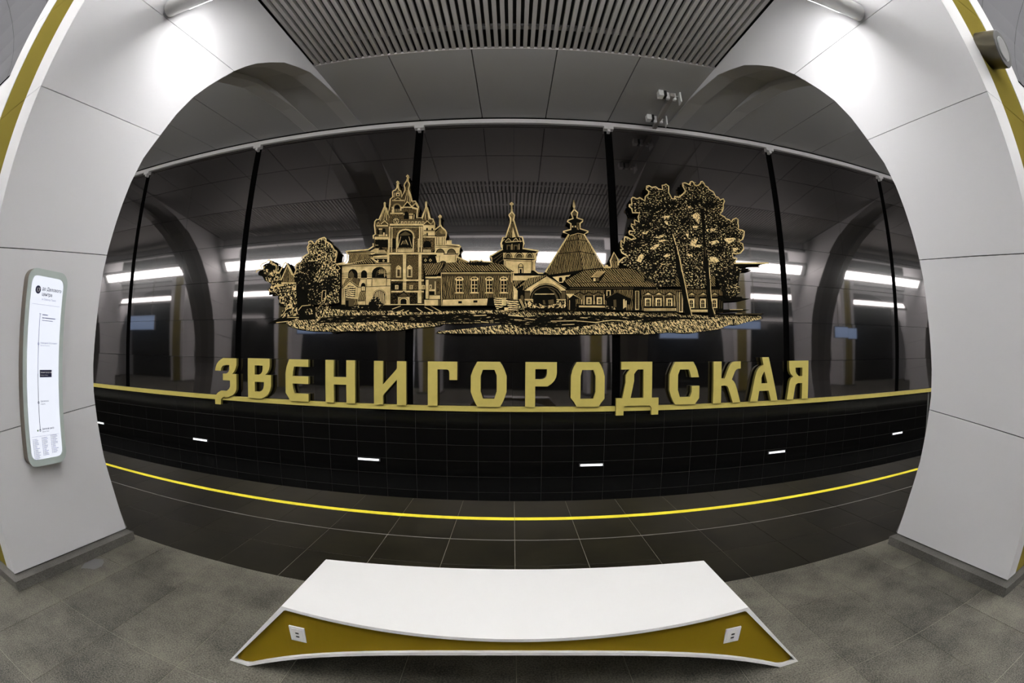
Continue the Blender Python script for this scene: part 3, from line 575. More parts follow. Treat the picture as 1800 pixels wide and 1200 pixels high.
MURAL={
'garden_trees':"""FG|-5367,3407 -5259,3456 -5258,3557 -5119,3614 -5058,3656 -4983,3606 -4869,3545 -4852,3436 -4793,3370 -4779,3199 -4400,3150 -4350,2678 -4302,2504 -4732,2466 -4697,2597 -4625,2630 -4650,2701 -4778,2739 -4774,2844 -4819,2934 -5039,2950 -5069,3049 -4990,3154 -5173,3252 -5261,3356
K|-5369,3425 -5271,3457 -5220,3399 -5153,3269 -5184,3243 -5260,3346 -5364,3370
K|-5201,3545 -5072,3583 -4937,3540 -4940,3458 -5106,3476 -5231,3510
K|-5054,2995 -4891,2990 -4810,2907 -4866,2944 -5049,2937
K|-4791,2765 -4662,2736 -4627,2665 -4743,2685
G|-4914,3151 -4775,3155 -4688,3116 -4856,3095
G|-4485,2736 -4441,2501 -4425,2502 -4468,2737
G|-4303,2600 -4221,2691 -4234,2700 -4316,2609;-4234,2685 -4027,2700 -4030,2713 -4236,2699
G|-4687,2502 -4604,2612 -4618,2620 -4702,2510;-4613,2605 -4465,2694 -4475,2705 -4623,2616
G|-4069,2845 -3978,2682 -3964,2687 -4055,2851""",
'gate_tower':"""HV|-4757,3190 -4632,3515 -4588,3183
HW|-4588,3183 -4626,3515 -4451,3275 -4433,3177
G|-4757,3190 -4402,3176 -4400,3150 -4755,3163
G|-4758,3233 -4616,3561 -4640,3571 -4782,3242;-4645,3561 -4459,3283 -4438,3292 -4623,3570
K|-4631,3517 -4593,3181 -4583,3181 -4622,3517""",
'broad_tree':"""FG|-4383,3325 -4378,3521 -4291,3570 -4238,3656 -4094,3729 -4135,3848 -4107,3981 -4027,3976 -3972,3910 -3929,3989 -3779,4052 -3723,3968 -3581,3871 -3477,3752 -3491,3569 -3473,3447 -3380,3306 -3355,3032 -3534,2698 -4033,2706 -4066,2948 -4338,3130
KF|-4247,3532 -4091,3578 -3933,3579 -3792,3512 -3823,3408 -3914,3325 -3944,3187 -3824,3131 -3656,3212 -3623,3279 -3490,3266 -3377,3254 -3376,3067 -3546,2935 -3692,2836 -3763,2735 -3915,2687 -4034,2723 -4044,2913 -4212,3056 -4338,3130 -4386,3237 -4374,3343 -4233,3355 -4109,3297 -4112,3332 -4276,3392 -4359,3413 -4240,3443
F|-4101,3918 -4025,3949 -4000,3894 -4073,3826
F|-3925,3943 -3814,4009 -3751,3951 -3801,3865 -3917,3853
F|-4101,3694 -3982,3697 -3995,3609 -4213,3602 -4199,3672
F|-3723,3861 -3607,3837 -3560,3729 -3634,3697 -3716,3772
G|-3577,3444 -3462,3504 -3469,3514 -3584,3454;-3475,3506 -3380,3403 -3370,3409 -3466,3513;-3380,3415 -3420,3377 -3411,3369 -3370,3407;-3408,3380 -3511,3403 -3512,3391 -3410,3369;-3504,3390 -3459,3472 -3470,3478 -3515,3396
G|-3740,2968 -3657,2975 -3659,2986 -3742,2979;-3668,2984 -3667,2782 -3655,2781 -3655,2983;-3658,2791 -3751,2783 -3749,2772 -3656,2779;-3740,2774 -3731,2976 -3744,2978 -3753,2775
FG|-3547,2952 -3381,2982 -3359,2729 -3535,2715 -3635,2835
K|-3498,2955 -3496,2710 -3481,2709 -3483,2954
K|-3442,2954 -3434,2709 -3419,2709 -3427,2953
K|-3584,2861 -3351,2865 -3353,2879 -3585,2875""",
'palace_wing':"""G|-3457,3501 -3270,3519 -3233,3568 -3233,3699 -3265,3738 -2793,3750 -2694,3803 -2426,3793 -2411,3510 -2342,3496 -2322,2681 -3352,2705 -3368,3479
HW|-3223,3711 -2790,3707 -2709,3629 -2989,3565 -3230,3524
K|-3238,3718 -2697,3716 -2699,3728 -3239,3730
K|-3243,3728 -3243,3521 -3231,3520 -3231,3727
HR|-3229,3509 -2988,3552 -2791,3601 -2651,3517 -2676,3499
K|-3440,3472 -2978,3488 -2981,3506 -3442,3491;-2990,3487 -2336,3487 -2337,3505 -2992,3506
K|-2785,3606 -2810,3668 -2819,3665 -2794,3603;-2816,3659 -2416,3665 -2417,3674 -2817,3669
K|-3232,3519 -2787,3601 -2789,3610 -3234,3528;-2796,3603 -2625,3504 -2621,3512 -2791,3610
K|-2687,3690 -2420,3682 -2419,3663 -2806,3645 -2814,3664
K|-2720,3599 -2415,3586 -2411,3510 -2601,3515
G|-2635,3545 -2616,3570 -2625,3577 -2644,3551;-2629,3571 -2607,3544 -2599,3550 -2621,3576;-2607,3555 -2627,3536 -2619,3528 -2599,3548;-2615,3535 -2637,3556 -2644,3549 -2622,3528
G|-2517,3541 -2499,3567 -2507,3573 -2526,3548;-2511,3567 -2488,3540 -2480,3547 -2503,3573;-2487,3552 -2509,3532 -2501,3525 -2480,3544;-2497,3532 -2519,3553 -2526,3546 -2504,3525
HB|-2621,3875 -2431,3868 -2425,3768 -2614,3762
K|-2595,3861 -2493,3864 -2441,3831 -2437,3769 -2589,3768
K|-2612,3764 -2608,3704 -2601,3704 -2605,3764
K|-2586,3763 -2583,3703 -2576,3703 -2579,3763
K|-2561,3762 -2557,3702 -2550,3702 -2554,3762
K|-2535,3762 -2532,3702 -2525,3701 -2528,3761
K|-2510,3761 -2507,3701 -2500,3701 -2503,3760
K|-2485,3760 -2481,3700 -2474,3700 -2478,3760
K|-2459,3759 -2456,3699 -2449,3699 -2452,3759
K|-2690,3698 -2418,3692 -2418,3701 -2691,3708
K|-2711,3610 -2413,3601 -2414,3610 -2711,3619
K|-2699,3625 -2698,3605 -2692,3605 -2693,3624
K|-2676,3624 -2675,3604 -2669,3604 -2670,3624
K|-2653,3623 -2652,3603 -2646,3603 -2647,3623
K|-2630,3622 -2629,3603 -2623,3603 -2624,3622
K|-2607,3621 -2606,3602 -2600,3602 -2601,3621
K|-2584,3621 -2583,3601 -2577,3601 -2578,3621
K|-2561,3620 -2560,3601 -2554,3600 -2555,3620
K|-2538,3619 -2537,3600 -2531,3600 -2532,3619
K|-2515,3619 -2514,3599 -2509,3599 -2510,3618
K|-2493,3618 -2492,3598 -2486,3598 -2487,3618
K|-2470,3617 -2469,3598 -2463,3598 -2464,3617
K|-2447,3616 -2446,3597 -2440,3597 -2441,3616
K|-3363,3461 -2337,3454 -2337,3464 -3364,3472
K|-3360,3445 -2337,3438 -2338,3444 -3361,3451
K|-3225,3221 -3230,3301 -3224,3341 -3204,3374 -3172,3396 -3133,3403 -3094,3393 -3059,3370 -3035,3335 -3026,3295 -3021,3215
K|-2950,3219 -2955,3305 -2951,3331 -2939,3352 -2919,3366 -2895,3371 -2871,3365 -2850,3350 -2835,3327 -2829,3301 -2825,3216
K|-2725,3214 -2729,3299 -2720,3350 -2688,3393 -2639,3420 -2580,3429 -2520,3417 -2469,3387 -2434,3342 -2420,3291 -2416,3207
D|-3214,3251 -3217,3313 -3161,3373 -3104,3297 -3100,3223
G|-2606,3341 -2426,3336 -2426,3343 -2607,3348
G|-2605,3310 -2424,3306 -2425,3313 -2605,3317
G|-2603,3280 -2423,3276 -2423,3283 -2604,3287
G|-2602,3250 -2422,3246 -2422,3252 -2602,3256
G|-2572,3382 -2564,3220 -2557,3220 -2565,3382
G|-2540,3381 -2533,3219 -2526,3219 -2533,3381
G|-2509,3380 -2501,3219 -2494,3218 -2502,3380
G|-2477,3379 -2470,3218 -2463,3218 -2470,3379
D|-2639,3232 -2624,3334 -2633,3336 -2648,3234;-2628,3327 -2538,3389 -2544,3397 -2634,3335;-2547,3387 -2465,3372 -2464,3381 -2546,3396
K|-2601,3283 -2482,3287 -2479,3214 -2598,3217
K|-3360,3319 -3235,3322 -3236,3330 -3361,3328
K|-3358,3295 -3233,3297 -3234,3305 -3359,3303
K|-3353,3214 -3229,3217 -3230,3225 -3354,3222
K|-3356,3258 -3231,3260 -3232,3268 -3357,3266
K|-3028,3309 -2952,3313 -2953,3321 -3030,3317
K|-3027,3285 -2951,3289 -2952,3297 -3028,3292
K|-3023,3205 -2947,3209 -2948,3217 -3024,3213
K|-3025,3248 -2949,3252 -2950,3260 -3026,3256
K|-2831,3304 -2724,3307 -2725,3315 -2832,3311
K|-2830,3279 -2723,3283 -2724,3291 -2831,3287
K|-2826,3200 -2719,3204 -2720,3211 -2827,3208
K|-2828,3243 -2721,3246 -2722,3254 -2829,3250
K|-2418,3293 -2336,3298 -2337,3306 -2419,3301
K|-2417,3269 -2335,3274 -2336,3281 -2418,3277
K|-2413,3190 -2332,3195 -2333,3203 -2414,3198
K|-2415,3233 -2334,3237 -2334,3245 -2416,3240
K|-3002,3033 -2325,3047 -2326,3056 -3003,3043
K|-2844,3195 -2837,3044 -2826,3043 -2834,3195
K|-2723,3205 -2723,3054 -2712,3053 -2713,3204
K|-2427,3210 -2427,3048 -2417,3047 -2417,3209
K|-2850,3038 -2834,2659 -2823,2659 -2839,3038
K|-2957,3192 -2326,3202 -2327,3208 -2958,3198
HG|-2658,2684 -2665,2851 -2658,2895 -2634,2931 -2599,2955 -2556,2963 -2512,2954 -2475,2929 -2449,2891 -2439,2848 -2433,2682
K|-2658,2717 -2663,2854 -2674,2854 -2669,2717;-2664,2847 -2656,2898 -2666,2900 -2674,2849;-2658,2891 -2631,2933 -2640,2939 -2667,2896;-2637,2928 -2595,2956 -2601,2964 -2643,2936;-2602,2953 -2552,2962 -2554,2972 -2605,2963;-2560,2963 -2509,2952 -2507,2961 -2558,2972;-2516,2955 -2472,2925 -2467,2933 -2511,2963;-2478,2931 -2448,2888 -2440,2893 -2470,2936;-2451,2895 -2439,2844 -2429,2846 -2441,2897;-2440,2851 -2436,2714 -2425,2714 -2430,2851
K|-2684,2778 -2687,2853 -2693,2853 -2690,2778;-2687,2849 -2678,2905 -2684,2906 -2693,2850;-2680,2901 -2650,2948 -2655,2951 -2685,2904;-2653,2945 -2606,2976 -2610,2981 -2656,2950;-2610,2974 -2554,2985 -2556,2990 -2612,2980;-2559,2985 -2502,2973 -2501,2978 -2558,2990;-2506,2974 -2458,2942 -2455,2946 -2503,2979;-2461,2945 -2428,2897 -2423,2900 -2456,2948;-2429,2901 -2416,2846 -2411,2847 -2424,2902;-2417,2849 -2414,2775 -2409,2775 -2411,2849
K|-2351,3462 -2326,2678 -2317,2678 -2342,3462
K|-3375,3476 -3350,2702 -3340,2702 -3365,3476
K|-2937,2952 -2942,3067 -2940,3088 -2930,3105 -2916,3117 -2898,3121 -2880,3116 -2864,3104 -2853,3086 -2848,3065 -2843,2950
G|-2925,2970 -2928,3036 -2925,3041 -2918,3045 -2907,3047 -2893,3048 -2879,3047 -2868,3044 -2860,3040 -2857,3035 -2854,2968
K|-2899,3037 -2896,2968 -2890,2967 -2893,3037
K|-2931,3064 -2857,3062 -2857,3068 -2931,3070
HW|-2950,2952 -2834,2956 -2840,2776 -2994,2772 -2967,2904
K|-2996,2762 -2843,2768 -2843,2777 -2997,2770
HW|-3355,3046 -3265,3216 -3140,3237 -3182,3164 -3341,3034
HV|-3176,3164 -3120,3236 -2955,3195 -2999,3044 -3052,3063
K|-3338,3019 -3173,3162 -3185,3173 -3350,3030;-3191,3161 -3006,3030 -2997,3041 -3182,3173
G|-3334,3041 -3178,3175 -3184,3181 -3340,3047;-3187,3175 -3013,3056 -3009,3062 -3183,3181
HH|-3286,3008 -3179,3103 -3051,3027 -3054,2821 -3264,2825
K|-3265,3010 -3264,2847 -3254,2846 -3255,3010
K|-3069,3030 -3066,2831 -3056,2831 -3059,3030
G|-3345,3012 -3335,2847 -3323,2847 -3334,3012
G|-3292,3017 -3287,2847 -3276,2846 -3281,3017
G|-3043,3030 -3041,2842 -3030,2842 -3032,3029
K|-3317,3011 -3312,2848 -3304,2848 -3309,3011
K|-3022,3028 -3017,2843 -3010,2843 -3015,3028
D|-3264,2825 -3067,2809 -3074,2665 -3257,2667
K|-3256,2782 -3190,2781 -3184,2642 -3250,2643
G|-3345,2851 -3265,2849 -3263,2801 -3343,2802
G|-3081,2846 -2990,2844 -2989,2808 -3080,2810
HW|-3073,2810 -3002,2808 -2997,2688 -3068,2689
F|-3124,2618 -3100,2665 -3022,2664 -2985,2712 -2944,2663 -2867,2651 -2917,2615
F|-2775,2566 -2768,2733 -2683,2839 -2570,2838 -2516,2730 -2440,2694 -2535,2564
K|-2737,2578 -2742,2709 -2669,2791 -2615,2707 -2563,2659 -2586,2576
K|-3348,2620 -2776,2614 -2775,2588 -3347,2594""",
'bell_tower':"""HB|-2703,3820 -2723,4034 -2679,4058 -2711,4327 -2630,4362 -2529,4695 -2440,4456 -2428,4775 -2368,4831 -2294,5122 -2204,4942 -2176,4821 -2095,5247 -1969,4720 -1900,4717 -1824,4584 -1843,4367 -1757,4358 -1686,4669 -1585,4340 -1530,4332 -1489,4243 -1491,3994 -1468,3785
HB|-2555,3813 -1468,3783 -1702,3474 -1678,2684 -2309,2689 -2341,3475 -2416,3503 -2433,3702
HV|-2623,4361 -2538,4603 -2526,4655 -2499,4601 -2431,4352
G|-2529,4633 -2552,4368 -2542,4366 -2519,4631
G|-2522,4632 -2494,4365 -2483,4364 -2511,4632
G|-2544,4635 -2629,4361 -2619,4356 -2534,4631
G|-2507,4630 -2439,4412 -2429,4415 -2497,4632
G|-2597,4286 -2517,4353 -2529,4366 -2609,4300;-2536,4355 -2453,4274 -2442,4285 -2525,4366
G|-2694,4275 -2450,4264 -2448,4235 -2692,4247
G|-2690,4257 -2655,4338 -2664,4342 -2699,4262;-2666,4338 -2626,4280 -2619,4284 -2658,4342
D|-2679,4236 -2441,4225 -2431,4060 -2667,4070
K|-2558,4065 -2564,4161 -2563,4177 -2556,4192 -2545,4201 -2532,4204 -2518,4200 -2506,4189 -2498,4175 -2494,4157 -2488,4062
K|-2668,4083 -2674,4172 -2673,4186 -2669,4199 -2661,4207 -2651,4209 -2641,4206 -2632,4197 -2626,4184 -2623,4169 -2617,4080
G|-2629,4075 -2546,4071 -2544,4040 -2627,4043
G|-2540,4115 -2510,4114 -2506,4038 -2535,4039
G|-2489,4075 -2451,4074 -2448,4036 -2486,4037
G|-2638,4202 -2567,4199 -2565,4173 -2636,4176
G|-2710,4034 -2422,4022 -2419,3972 -2707,3983
K|-2693,3970 -2431,3960 -2422,3810 -2683,3819
G|-2689,3859 -2625,3856 -2626,3866 -2689,3868
D|-2378,4965 -2204,4942 -2176,4821 -2381,4825
G|-2331,4936 -2254,4932 -2249,4865 -2326,4869
K|-2310,4915 -2272,4912 -2269,4879 -2308,4881
G|-2316,4929 -2287,4966 -2294,4973 -2324,4936;-2298,4966 -2262,4926 -2255,4933 -2291,4972
G|-2362,4942 -2368,4842 -2358,4840 -2351,4939
G|-2229,4946 -2214,4833 -2203,4833 -2218,4947
G|-2404,4791 -2155,4778 -2153,4754 -2402,4767
G|-2359,4791 -2279,4829 -2285,4841 -2366,4802;-2291,4830 -2218,4783 -2213,4793 -2286,4841
K|-2333,4790 -2284,4820 -2237,4785
D|-2402,4760 -2159,4748 -2143,4507 -2384,4518
G|-2346,4558 -2351,4629 -2382,4631 -2377,4560;-2352,4608 -2346,4656 -2376,4664 -2382,4615;-2353,4634 -2330,4673 -2356,4692 -2380,4652;-2345,4657 -2307,4682 -2326,4710 -2364,4684;-2329,4674 -2282,4681 -2290,4713 -2337,4705;-2306,4683 -2258,4671 -2254,4701 -2302,4713;-2281,4681 -2239,4652 -2224,4677 -2266,4707;-2257,4670 -2227,4627 -2203,4644 -2233,4686;-2238,4651 -2226,4602 -2196,4606 -2209,4655;-2229,4623 -2224,4553 -2194,4551 -2199,4622
K|-2341,4528 -2346,4607 -2343,4634 -2331,4657 -2312,4671 -2288,4676 -2264,4669 -2243,4652 -2228,4628 -2221,4601 -2216,4523
G|-2399,4642 -2348,4639 -2346,4607 -2397,4609
G|-2221,4633 -2158,4630 -2155,4598 -2219,4601
G|-2395,4583 -2344,4581 -2340,4515 -2391,4518
G|-2330,4595 -2326,4532 -2318,4531 -2322,4595
G|-2300,4594 -2295,4530 -2287,4530 -2291,4594
G|-2269,4592 -2265,4529 -2257,4528 -2261,4592
G|-2239,4591 -2234,4527 -2226,4527 -2230,4591
G|-2423,4519 -2156,4507 -2154,4479 -2421,4491
HB|-2414,4480 -2173,4469 -2161,4277 -2401,4287
K|-2205,4336 -2206,4314 -2213,4294 -2225,4277 -2242,4265 -2261,4257 -2283,4255 -2304,4259 -2325,4268 -2343,4282 -2358,4300 -2367,4321 -2372,4343 -2370,4365 -2363,4385 -2351,4402 -2334,4415 -2315,4422 -2293,4424 -2271,4420 -2251,4411 -2233,4397 -2218,4379 -2209,4358
D|-2206,4339 -2208,4312 -2200,4310 -2198,4338;-2207,4317 -2215,4292 -2208,4289 -2199,4314;-2213,4297 -2228,4276 -2221,4271 -2206,4292;-2224,4280 -2245,4264 -2239,4258 -2219,4274;-2240,4267 -2264,4258 -2261,4250 -2236,4259;-2259,4259 -2286,4256 -2284,4248 -2257,4251;-2280,4256 -2307,4261 -2308,4253 -2280,4248;-2301,4259 -2327,4271 -2330,4263 -2304,4252;-2322,4268 -2345,4285 -2349,4279 -2326,4261;-2340,4281 -2358,4304 -2364,4299 -2346,4276;-2355,4298 -2367,4324 -2374,4321 -2362,4295;-2365,4318 -2370,4346 -2379,4345 -2373,4318;-2370,4340 -2368,4367 -2377,4369 -2378,4342;-2369,4362 -2361,4387 -2368,4390 -2377,4365;-2363,4382 -2348,4403 -2355,4409 -2370,4387;-2352,4399 -2331,4415 -2337,4422 -2357,4406;-2336,4412 -2311,4422 -2315,4430 -2340,4420;-2317,4421 -2290,4423 -2292,4431 -2319,4429;-2296,4423 -2269,4418 -2268,4427 -2296,4431;-2275,4420 -2249,4408 -2246,4416 -2272,4428;-2254,4412 -2231,4394 -2227,4400 -2249,4418;-2236,4398 -2218,4375 -2211,4380 -2229,4403;-2221,4381 -2209,4355 -2202,4358 -2214,4384;-2211,4361 -2206,4333 -2198,4334 -2203,4361
G|-2255,4333 -2216,4331 -2217,4342 -2256,4343
G|-2261,4317 -2226,4296 -2221,4305 -2257,4326
G|-2274,4308 -2253,4273 -2244,4278 -2266,4313
G|-2291,4307 -2289,4267 -2278,4267 -2281,4307
G|-2307,4315 -2324,4281 -2315,4276 -2297,4309
G|-2318,4329 -2350,4311 -2345,4301 -2312,4320
G|-2320,4346 -2360,4348 -2359,4337 -2320,4336
G|-2314,4362 -2350,4383 -2354,4374 -2319,4353
G|-2301,4371 -2323,4406 -2332,4401 -2310,4366
G|-2285,4372 -2287,4412 -2298,4412 -2295,4372
G|-2269,4364 -2251,4398 -2261,4404 -2278,4370
G|-2258,4350 -2225,4368 -2231,4378 -2264,4359
G|-2295,4340 -2263,4282 -2253,4286 -2285,4345
G|-2281,4339 -2299,4369 -2309,4364 -2291,4334
HV|-2133,4740 -2103,4950 -2052,4948 -1974,4707 -1994,4630 -2100,4712 -2147,4662
G|-2105,4956 -2146,4739 -2134,4735 -2094,4952
G|-2084,4967 -2090,4761 -2078,4760 -2072,4965
G|-2072,4965 -2029,4705 -2018,4706 -2060,4966
G|-2052,4950 -1972,4702 -1961,4704 -2041,4952
D|-2141,5046 -2097,5138 -2046,5048 -2067,4982 -2118,4984
G|-2119,4966 -2044,4962 -2044,4972 -2120,4976
G|-2103,5278 -2094,5148 -2083,5147 -2092,5277
G|-2124,5250 -2067,5246 -2067,5258 -2125,5261
G|-2299,5160 -2290,5037 -2279,5037 -2289,5159
G|-2317,5131 -2265,5128 -2266,5140 -2318,5143
G|-2154,4627 -2072,4736 -2087,4748 -2168,4639;-2092,4736 -1991,4619 -1978,4631 -2080,4748
G|-1979,4619 -1907,4688 -1919,4702 -1992,4632;-1927,4691 -1860,4589 -1846,4598 -1913,4701
K|-2133,4642 -2081,4712 -2020,4637
K|-1950,4621 -1915,4665 -1880,4599
G|-2164,4631 -1981,4623 -1980,4600 -2162,4608
G|-1981,4623 -1855,4585 -1847,4546 -1980,4590
K|-2147,4597 -2146,4575 -2137,4575 -2139,4597
K|-2124,4596 -2123,4574 -2115,4574 -2116,4596
K|-2102,4595 -2100,4573 -2092,4573 -2093,4595
K|-2079,4594 -2078,4572 -2069,4572 -2071,4594
K|-2056,4593 -2055,4571 -2047,4571 -2048,4593
K|-2034,4592 -2032,4570 -2024,4570 -2026,4592
K|-2011,4591 -2010,4569 -2002,4569 -2003,4591
K|-1989,4590 -1987,4568 -1979,4568 -1980,4590
HB|-2160,4565 -1866,4553 -1855,4361 -2148,4372
K|-2129,4371 -2136,4480 -2133,4500 -2124,4516 -2109,4527 -2092,4530 -2073,4525 -2057,4514 -2046,4496 -2041,4477 -2035,4367
K|-1948,4371 -1952,4435 -1951,4454 -1945,4471 -1935,4481 -1924,4485 -1912,4480 -1901,4469 -1893,4452 -1890,4432 -1886,4368
G|-2036,4483 -1954,4480 -1953,4454 -2034,4457
G|-2027,4437 -1964,4435 -1961,4371 -2023,4373
G|-2146,4494 -2126,4493 -2124,4454 -2144,4455
G|-1934,4463 -1936,4367 -1924,4366 -1923,4462
D|-2197,4361 -1731,4344 -1727,4249 -2192,4265
G|-2186,4326 -2139,4324 -2136,4279 -2184,4280
G|-2116,4324 -2069,4322 -2066,4276 -2113,4278
G|-2046,4321 -1999,4319 -1996,4273 -2044,4275
G|-1977,4318 -1929,4317 -1927,4271 -1974,4273
G|-1907,4316 -1860,4314 -1858,4269 -1905,4270
G|-1838,4313 -1791,4312 -1789,4266 -1836,4268
G|-1769,4311 -1722,4310 -1720,4264 -1767,4266
K|-2169,4280 -2170,4309 -2151,4315 -2149,4279
K|-2098,4277 -2100,4306 -2081,4312 -2079,4276
K|-2029,4274 -2030,4304 -2011,4309 -2009,4274
K|-1959,4272 -1961,4301 -1941,4307 -1939,4271
K|-1890,4270 -1891,4299 -1872,4304 -1870,4269
K|-1821,4267 -1822,4296 -1803,4302 -1801,4267
K|-1752,4265 -1753,4294 -1734,4300 -1732,4265
G|-2413,4285 -1727,4259 -1726,4224 -2411,4249
K|-2394,4228 -1734,4205 -1735,4214 -2394,4238
G|-2399,4207 -1745,4184 -1745,4195 -2400,4219
HB|-2344,4196 -1821,4177 -1803,3792 -2322,3807
G|-2425,4231 -2395,4229 -2370,3808 -2400,3809
K|-2388,4225 -2363,3806 -2355,3805 -2380,4225
G|-2373,4209 -2350,4208 -2327,3807 -2349,3808
G|-1817,4208 -1792,4207 -1773,3791 -1797,3792
G|-1776,4207 -1749,4206 -1731,3790 -1757,3791
K|-2247,3804 -2258,4003 -2247,4041 -2237,4093 -2202,4137 -2148,4165 -2083,4173 -2017,4160 -1961,4128 -1922,4082 -1906,4029 -1895,3794
G|-2209,3794 -2222,4036 -2252,4037 -2239,3795;-2223,4015 -2211,4084 -2240,4092 -2253,4023;-2220,4062 -2177,4119 -2201,4139 -2245,4082;-2194,4104 -2128,4140 -2144,4167 -2210,4131;-2149,4133 -2070,4144 -2076,4174 -2155,4163;-2092,4145 -2012,4129 -2009,4158 -2089,4174;-2034,4137 -1964,4096 -1951,4122 -2021,4163;-1983,4112 -1934,4053 -1912,4071 -1961,4130;-1945,4075 -1926,4005 -1897,4011 -1917,4081;-1929,4027 -1918,3786 -1888,3785 -1900,4026
D|-2191,4033 -2004,4034 -2006,4057 -2193,4056
D|-2198,4051 -2084,4123 -1962,4043
G|-2175,4017 -2216,3827 -2207,3824 -2166,4014
G|-2015,4009 -1948,3804 -1939,3806 -2006,4011
G|-2126,3929 -2161,3851 -2153,3846 -2117,3924
G|-2074,3948 -2023,3843 -2015,3846 -2065,3952
D|-2138,3863 -2105,3936 -2068,3935 -2027,3859
G|-2264,4004 -2233,4003 -2232,3984 -2263,3985
G|-1929,3993 -1892,3992 -1891,3973 -1928,3974
HV|-1755,4326 -1682,4592 -1590,4321
G|-1691,4583 -1712,4335 -1702,4333 -1681,4581
G|-1682,4581 -1631,4331 -1621,4332 -1672,4583
G|-1701,4597 -1762,4356 -1752,4353 -1691,4594
G|-1668,4593 -1591,4335 -1581,4338 -1659,4595
G|-1718,4246 -1654,4314 -1665,4326 -1730,4258;-1671,4314 -1581,4236 -1572,4248 -1662,4326
K|-1685,4261 -1658,4291 -1630,4259
G|-1566,4253 -1541,4307 -1550,4312 -1574,4257;-1552,4307 -1510,4238 -1502,4243 -1544,4312
G|-1738,4231 -1507,4224 -1498,4019 -1729,4024
K|-1672,4122 -1673,4147 -1672,4159 -1669,4169 -1663,4176 -1656,4178 -1649,4176 -1643,4169 -1639,4158 -1637,4146 -1636,4121
K|-1569,4126 -1570,4151 -1569,4158 -1566,4164 -1561,4168 -1555,4169 -1548,4168 -1543,4163 -1539,4157 -1537,4150 -1536,4125
D|-1721,4130 -1509,4124 -1508,4106 -1720,4111
K|-1662,4023 -1663,4054 -1662,4063 -1660,4071 -1655,4076 -1650,4078 -1645,4076 -1640,4071 -1637,4062 -1635,4053 -1634,4022
D|-1705,4048 -1669,4048 -1668,4029 -1704,4030
G|-1728,4006 -1486,4000 -1485,3975 -1727,3981
HB|-1726,3962 -1496,3957 -1489,3785 -1718,3790
K|-1707,3814 -1709,3863 -1705,3884 -1692,3902 -1670,3913 -1645,3917 -1619,3912 -1597,3900 -1582,3881 -1576,3860 -1574,3811
G|-1493,3998 -1479,3780 -1463,3780 -1478,3998
K|-1714,3788 -1716,3841 -1711,3868 -1695,3892 -1671,3907 -1641,3912 -1611,3905 -1585,3889 -1567,3865 -1560,3837 -1558,3785
G|-1712,3742 -1563,3739 -1561,3686 -1710,3689
K|-1690,3743 -1687,3687 -1681,3687 -1683,3743
K|-1669,3743 -1667,3686 -1660,3686 -1662,3743
K|-1648,3742 -1646,3686 -1639,3686 -1641,3742
K|-1627,3742 -1625,3686 -1618,3685 -1621,3742
K|-1606,3742 -1604,3685 -1598,3685 -1600,3741
K|-1586,3741 -1584,3685 -1577,3685 -1579,3741
G|-2426,3983 -2393,3981 -2378,3707 -2410,3708
G|-2366,3980 -2347,3980 -2332,3705 -2351,3706
G|-1829,3963 -1797,3962 -1786,3691 -1817,3692
G|-1769,3961 -1745,3961 -1734,3690 -1757,3690
G|-2218,3775 -1929,3767 -1926,3701 -2214,3709
K|-2208,3774 -2206,3732 -2198,3732 -2200,3774
K|-2187,3774 -2185,3732 -2177,3732 -2179,3773
K|-2165,3773 -2163,3731 -2155,3731 -2157,3773
K|-2144,3772 -2142,3731 -2134,3730 -2136,3772
K|-2123,3772 -2121,3730 -2113,3730 -2115,3772
K|-2101,3771 -2099,3729 -2091,3729 -2093,3771
K|-2080,3771 -2078,3729 -2070,3729 -2072,3770
K|-2059,3770 -2057,3728 -2049,3728 -2051,3770
K|-2038,3769 -2036,3728 -2028,3727 -2030,3769
K|-2016,3769 -2014,3727 -2007,3727 -2008,3769
K|-1995,3768 -1993,3727 -1985,3726 -1987,3768
K|-1974,3768 -1972,3726 -1964,3726 -1966,3768
K|-1953,3767 -1951,3725 -1943,3725 -1945,3767
K|-2340,3979 -2259,3977 -2248,3776 -2329,3778
HB|-1906,3965 -1833,3963 -1821,3692 -1893,3693
G|-2263,3977 -2239,3976 -2225,3702 -2249,3703
G|-1929,3966 -1908,3965 -1896,3694 -1917,3694
G|-1493,3955 -1477,3954 -1467,3685 -1483,3685
G|-2433,3702 -1336,3676 -1334,3637 -2431,3662
K|-2429,3700 -1371,3675 -1372,3684 -2429,3709
G|-2429,3755 -2388,3754 -2375,3502 -2416,3503
K|-2329,3651 -2318,3651 -2318,3635 -2328,3635
K|-2308,3651 -2297,3650 -2296,3634 -2307,3635
K|-2286,3650 -2275,3650 -2275,3634 -2285,3634
K|-2265,3649 -2254,3649 -2253,3633 -2264,3633
K|-2243,3649 -2233,3648 -2232,3633 -2242,3633
K|-2222,3648 -2211,3648 -2210,3632 -2221,3632
K|-2200,3647 -2190,3647 -2189,3631 -2200,3632
K|-2179,3647 -2168,3647 -2168,3631 -2178,3631
K|-2158,3646 -2147,3646 -2146,3630 -2157,3630
K|-2136,3646 -2126,3645 -2125,3630 -2136,3630
K|-2022,3643 -2012,3643 -2011,3627 -2022,3627
K|-2001,3642 -1991,3642 -1990,3626 -2001,3626
K|-1980,3642 -1970,3641 -1969,3626 -1980,3626
K|-1959,3641 -1949,3641 -1948,3625 -1958,3625
K|-1938,3641 -1928,3640 -1927,3625 -1937,3625
K|-1917,3640 -1907,3640 -1906,3624 -1916,3624
K|-1896,3640 -1886,3639 -1885,3624 -1895,3624
K|-1875,3639 -1865,3639 -1864,3623 -1874,3624
K|-1854,3639 -1844,3639 -1843,3623 -1853,3623
K|-1833,3638 -1823,3638 -1822,3622 -1833,3623
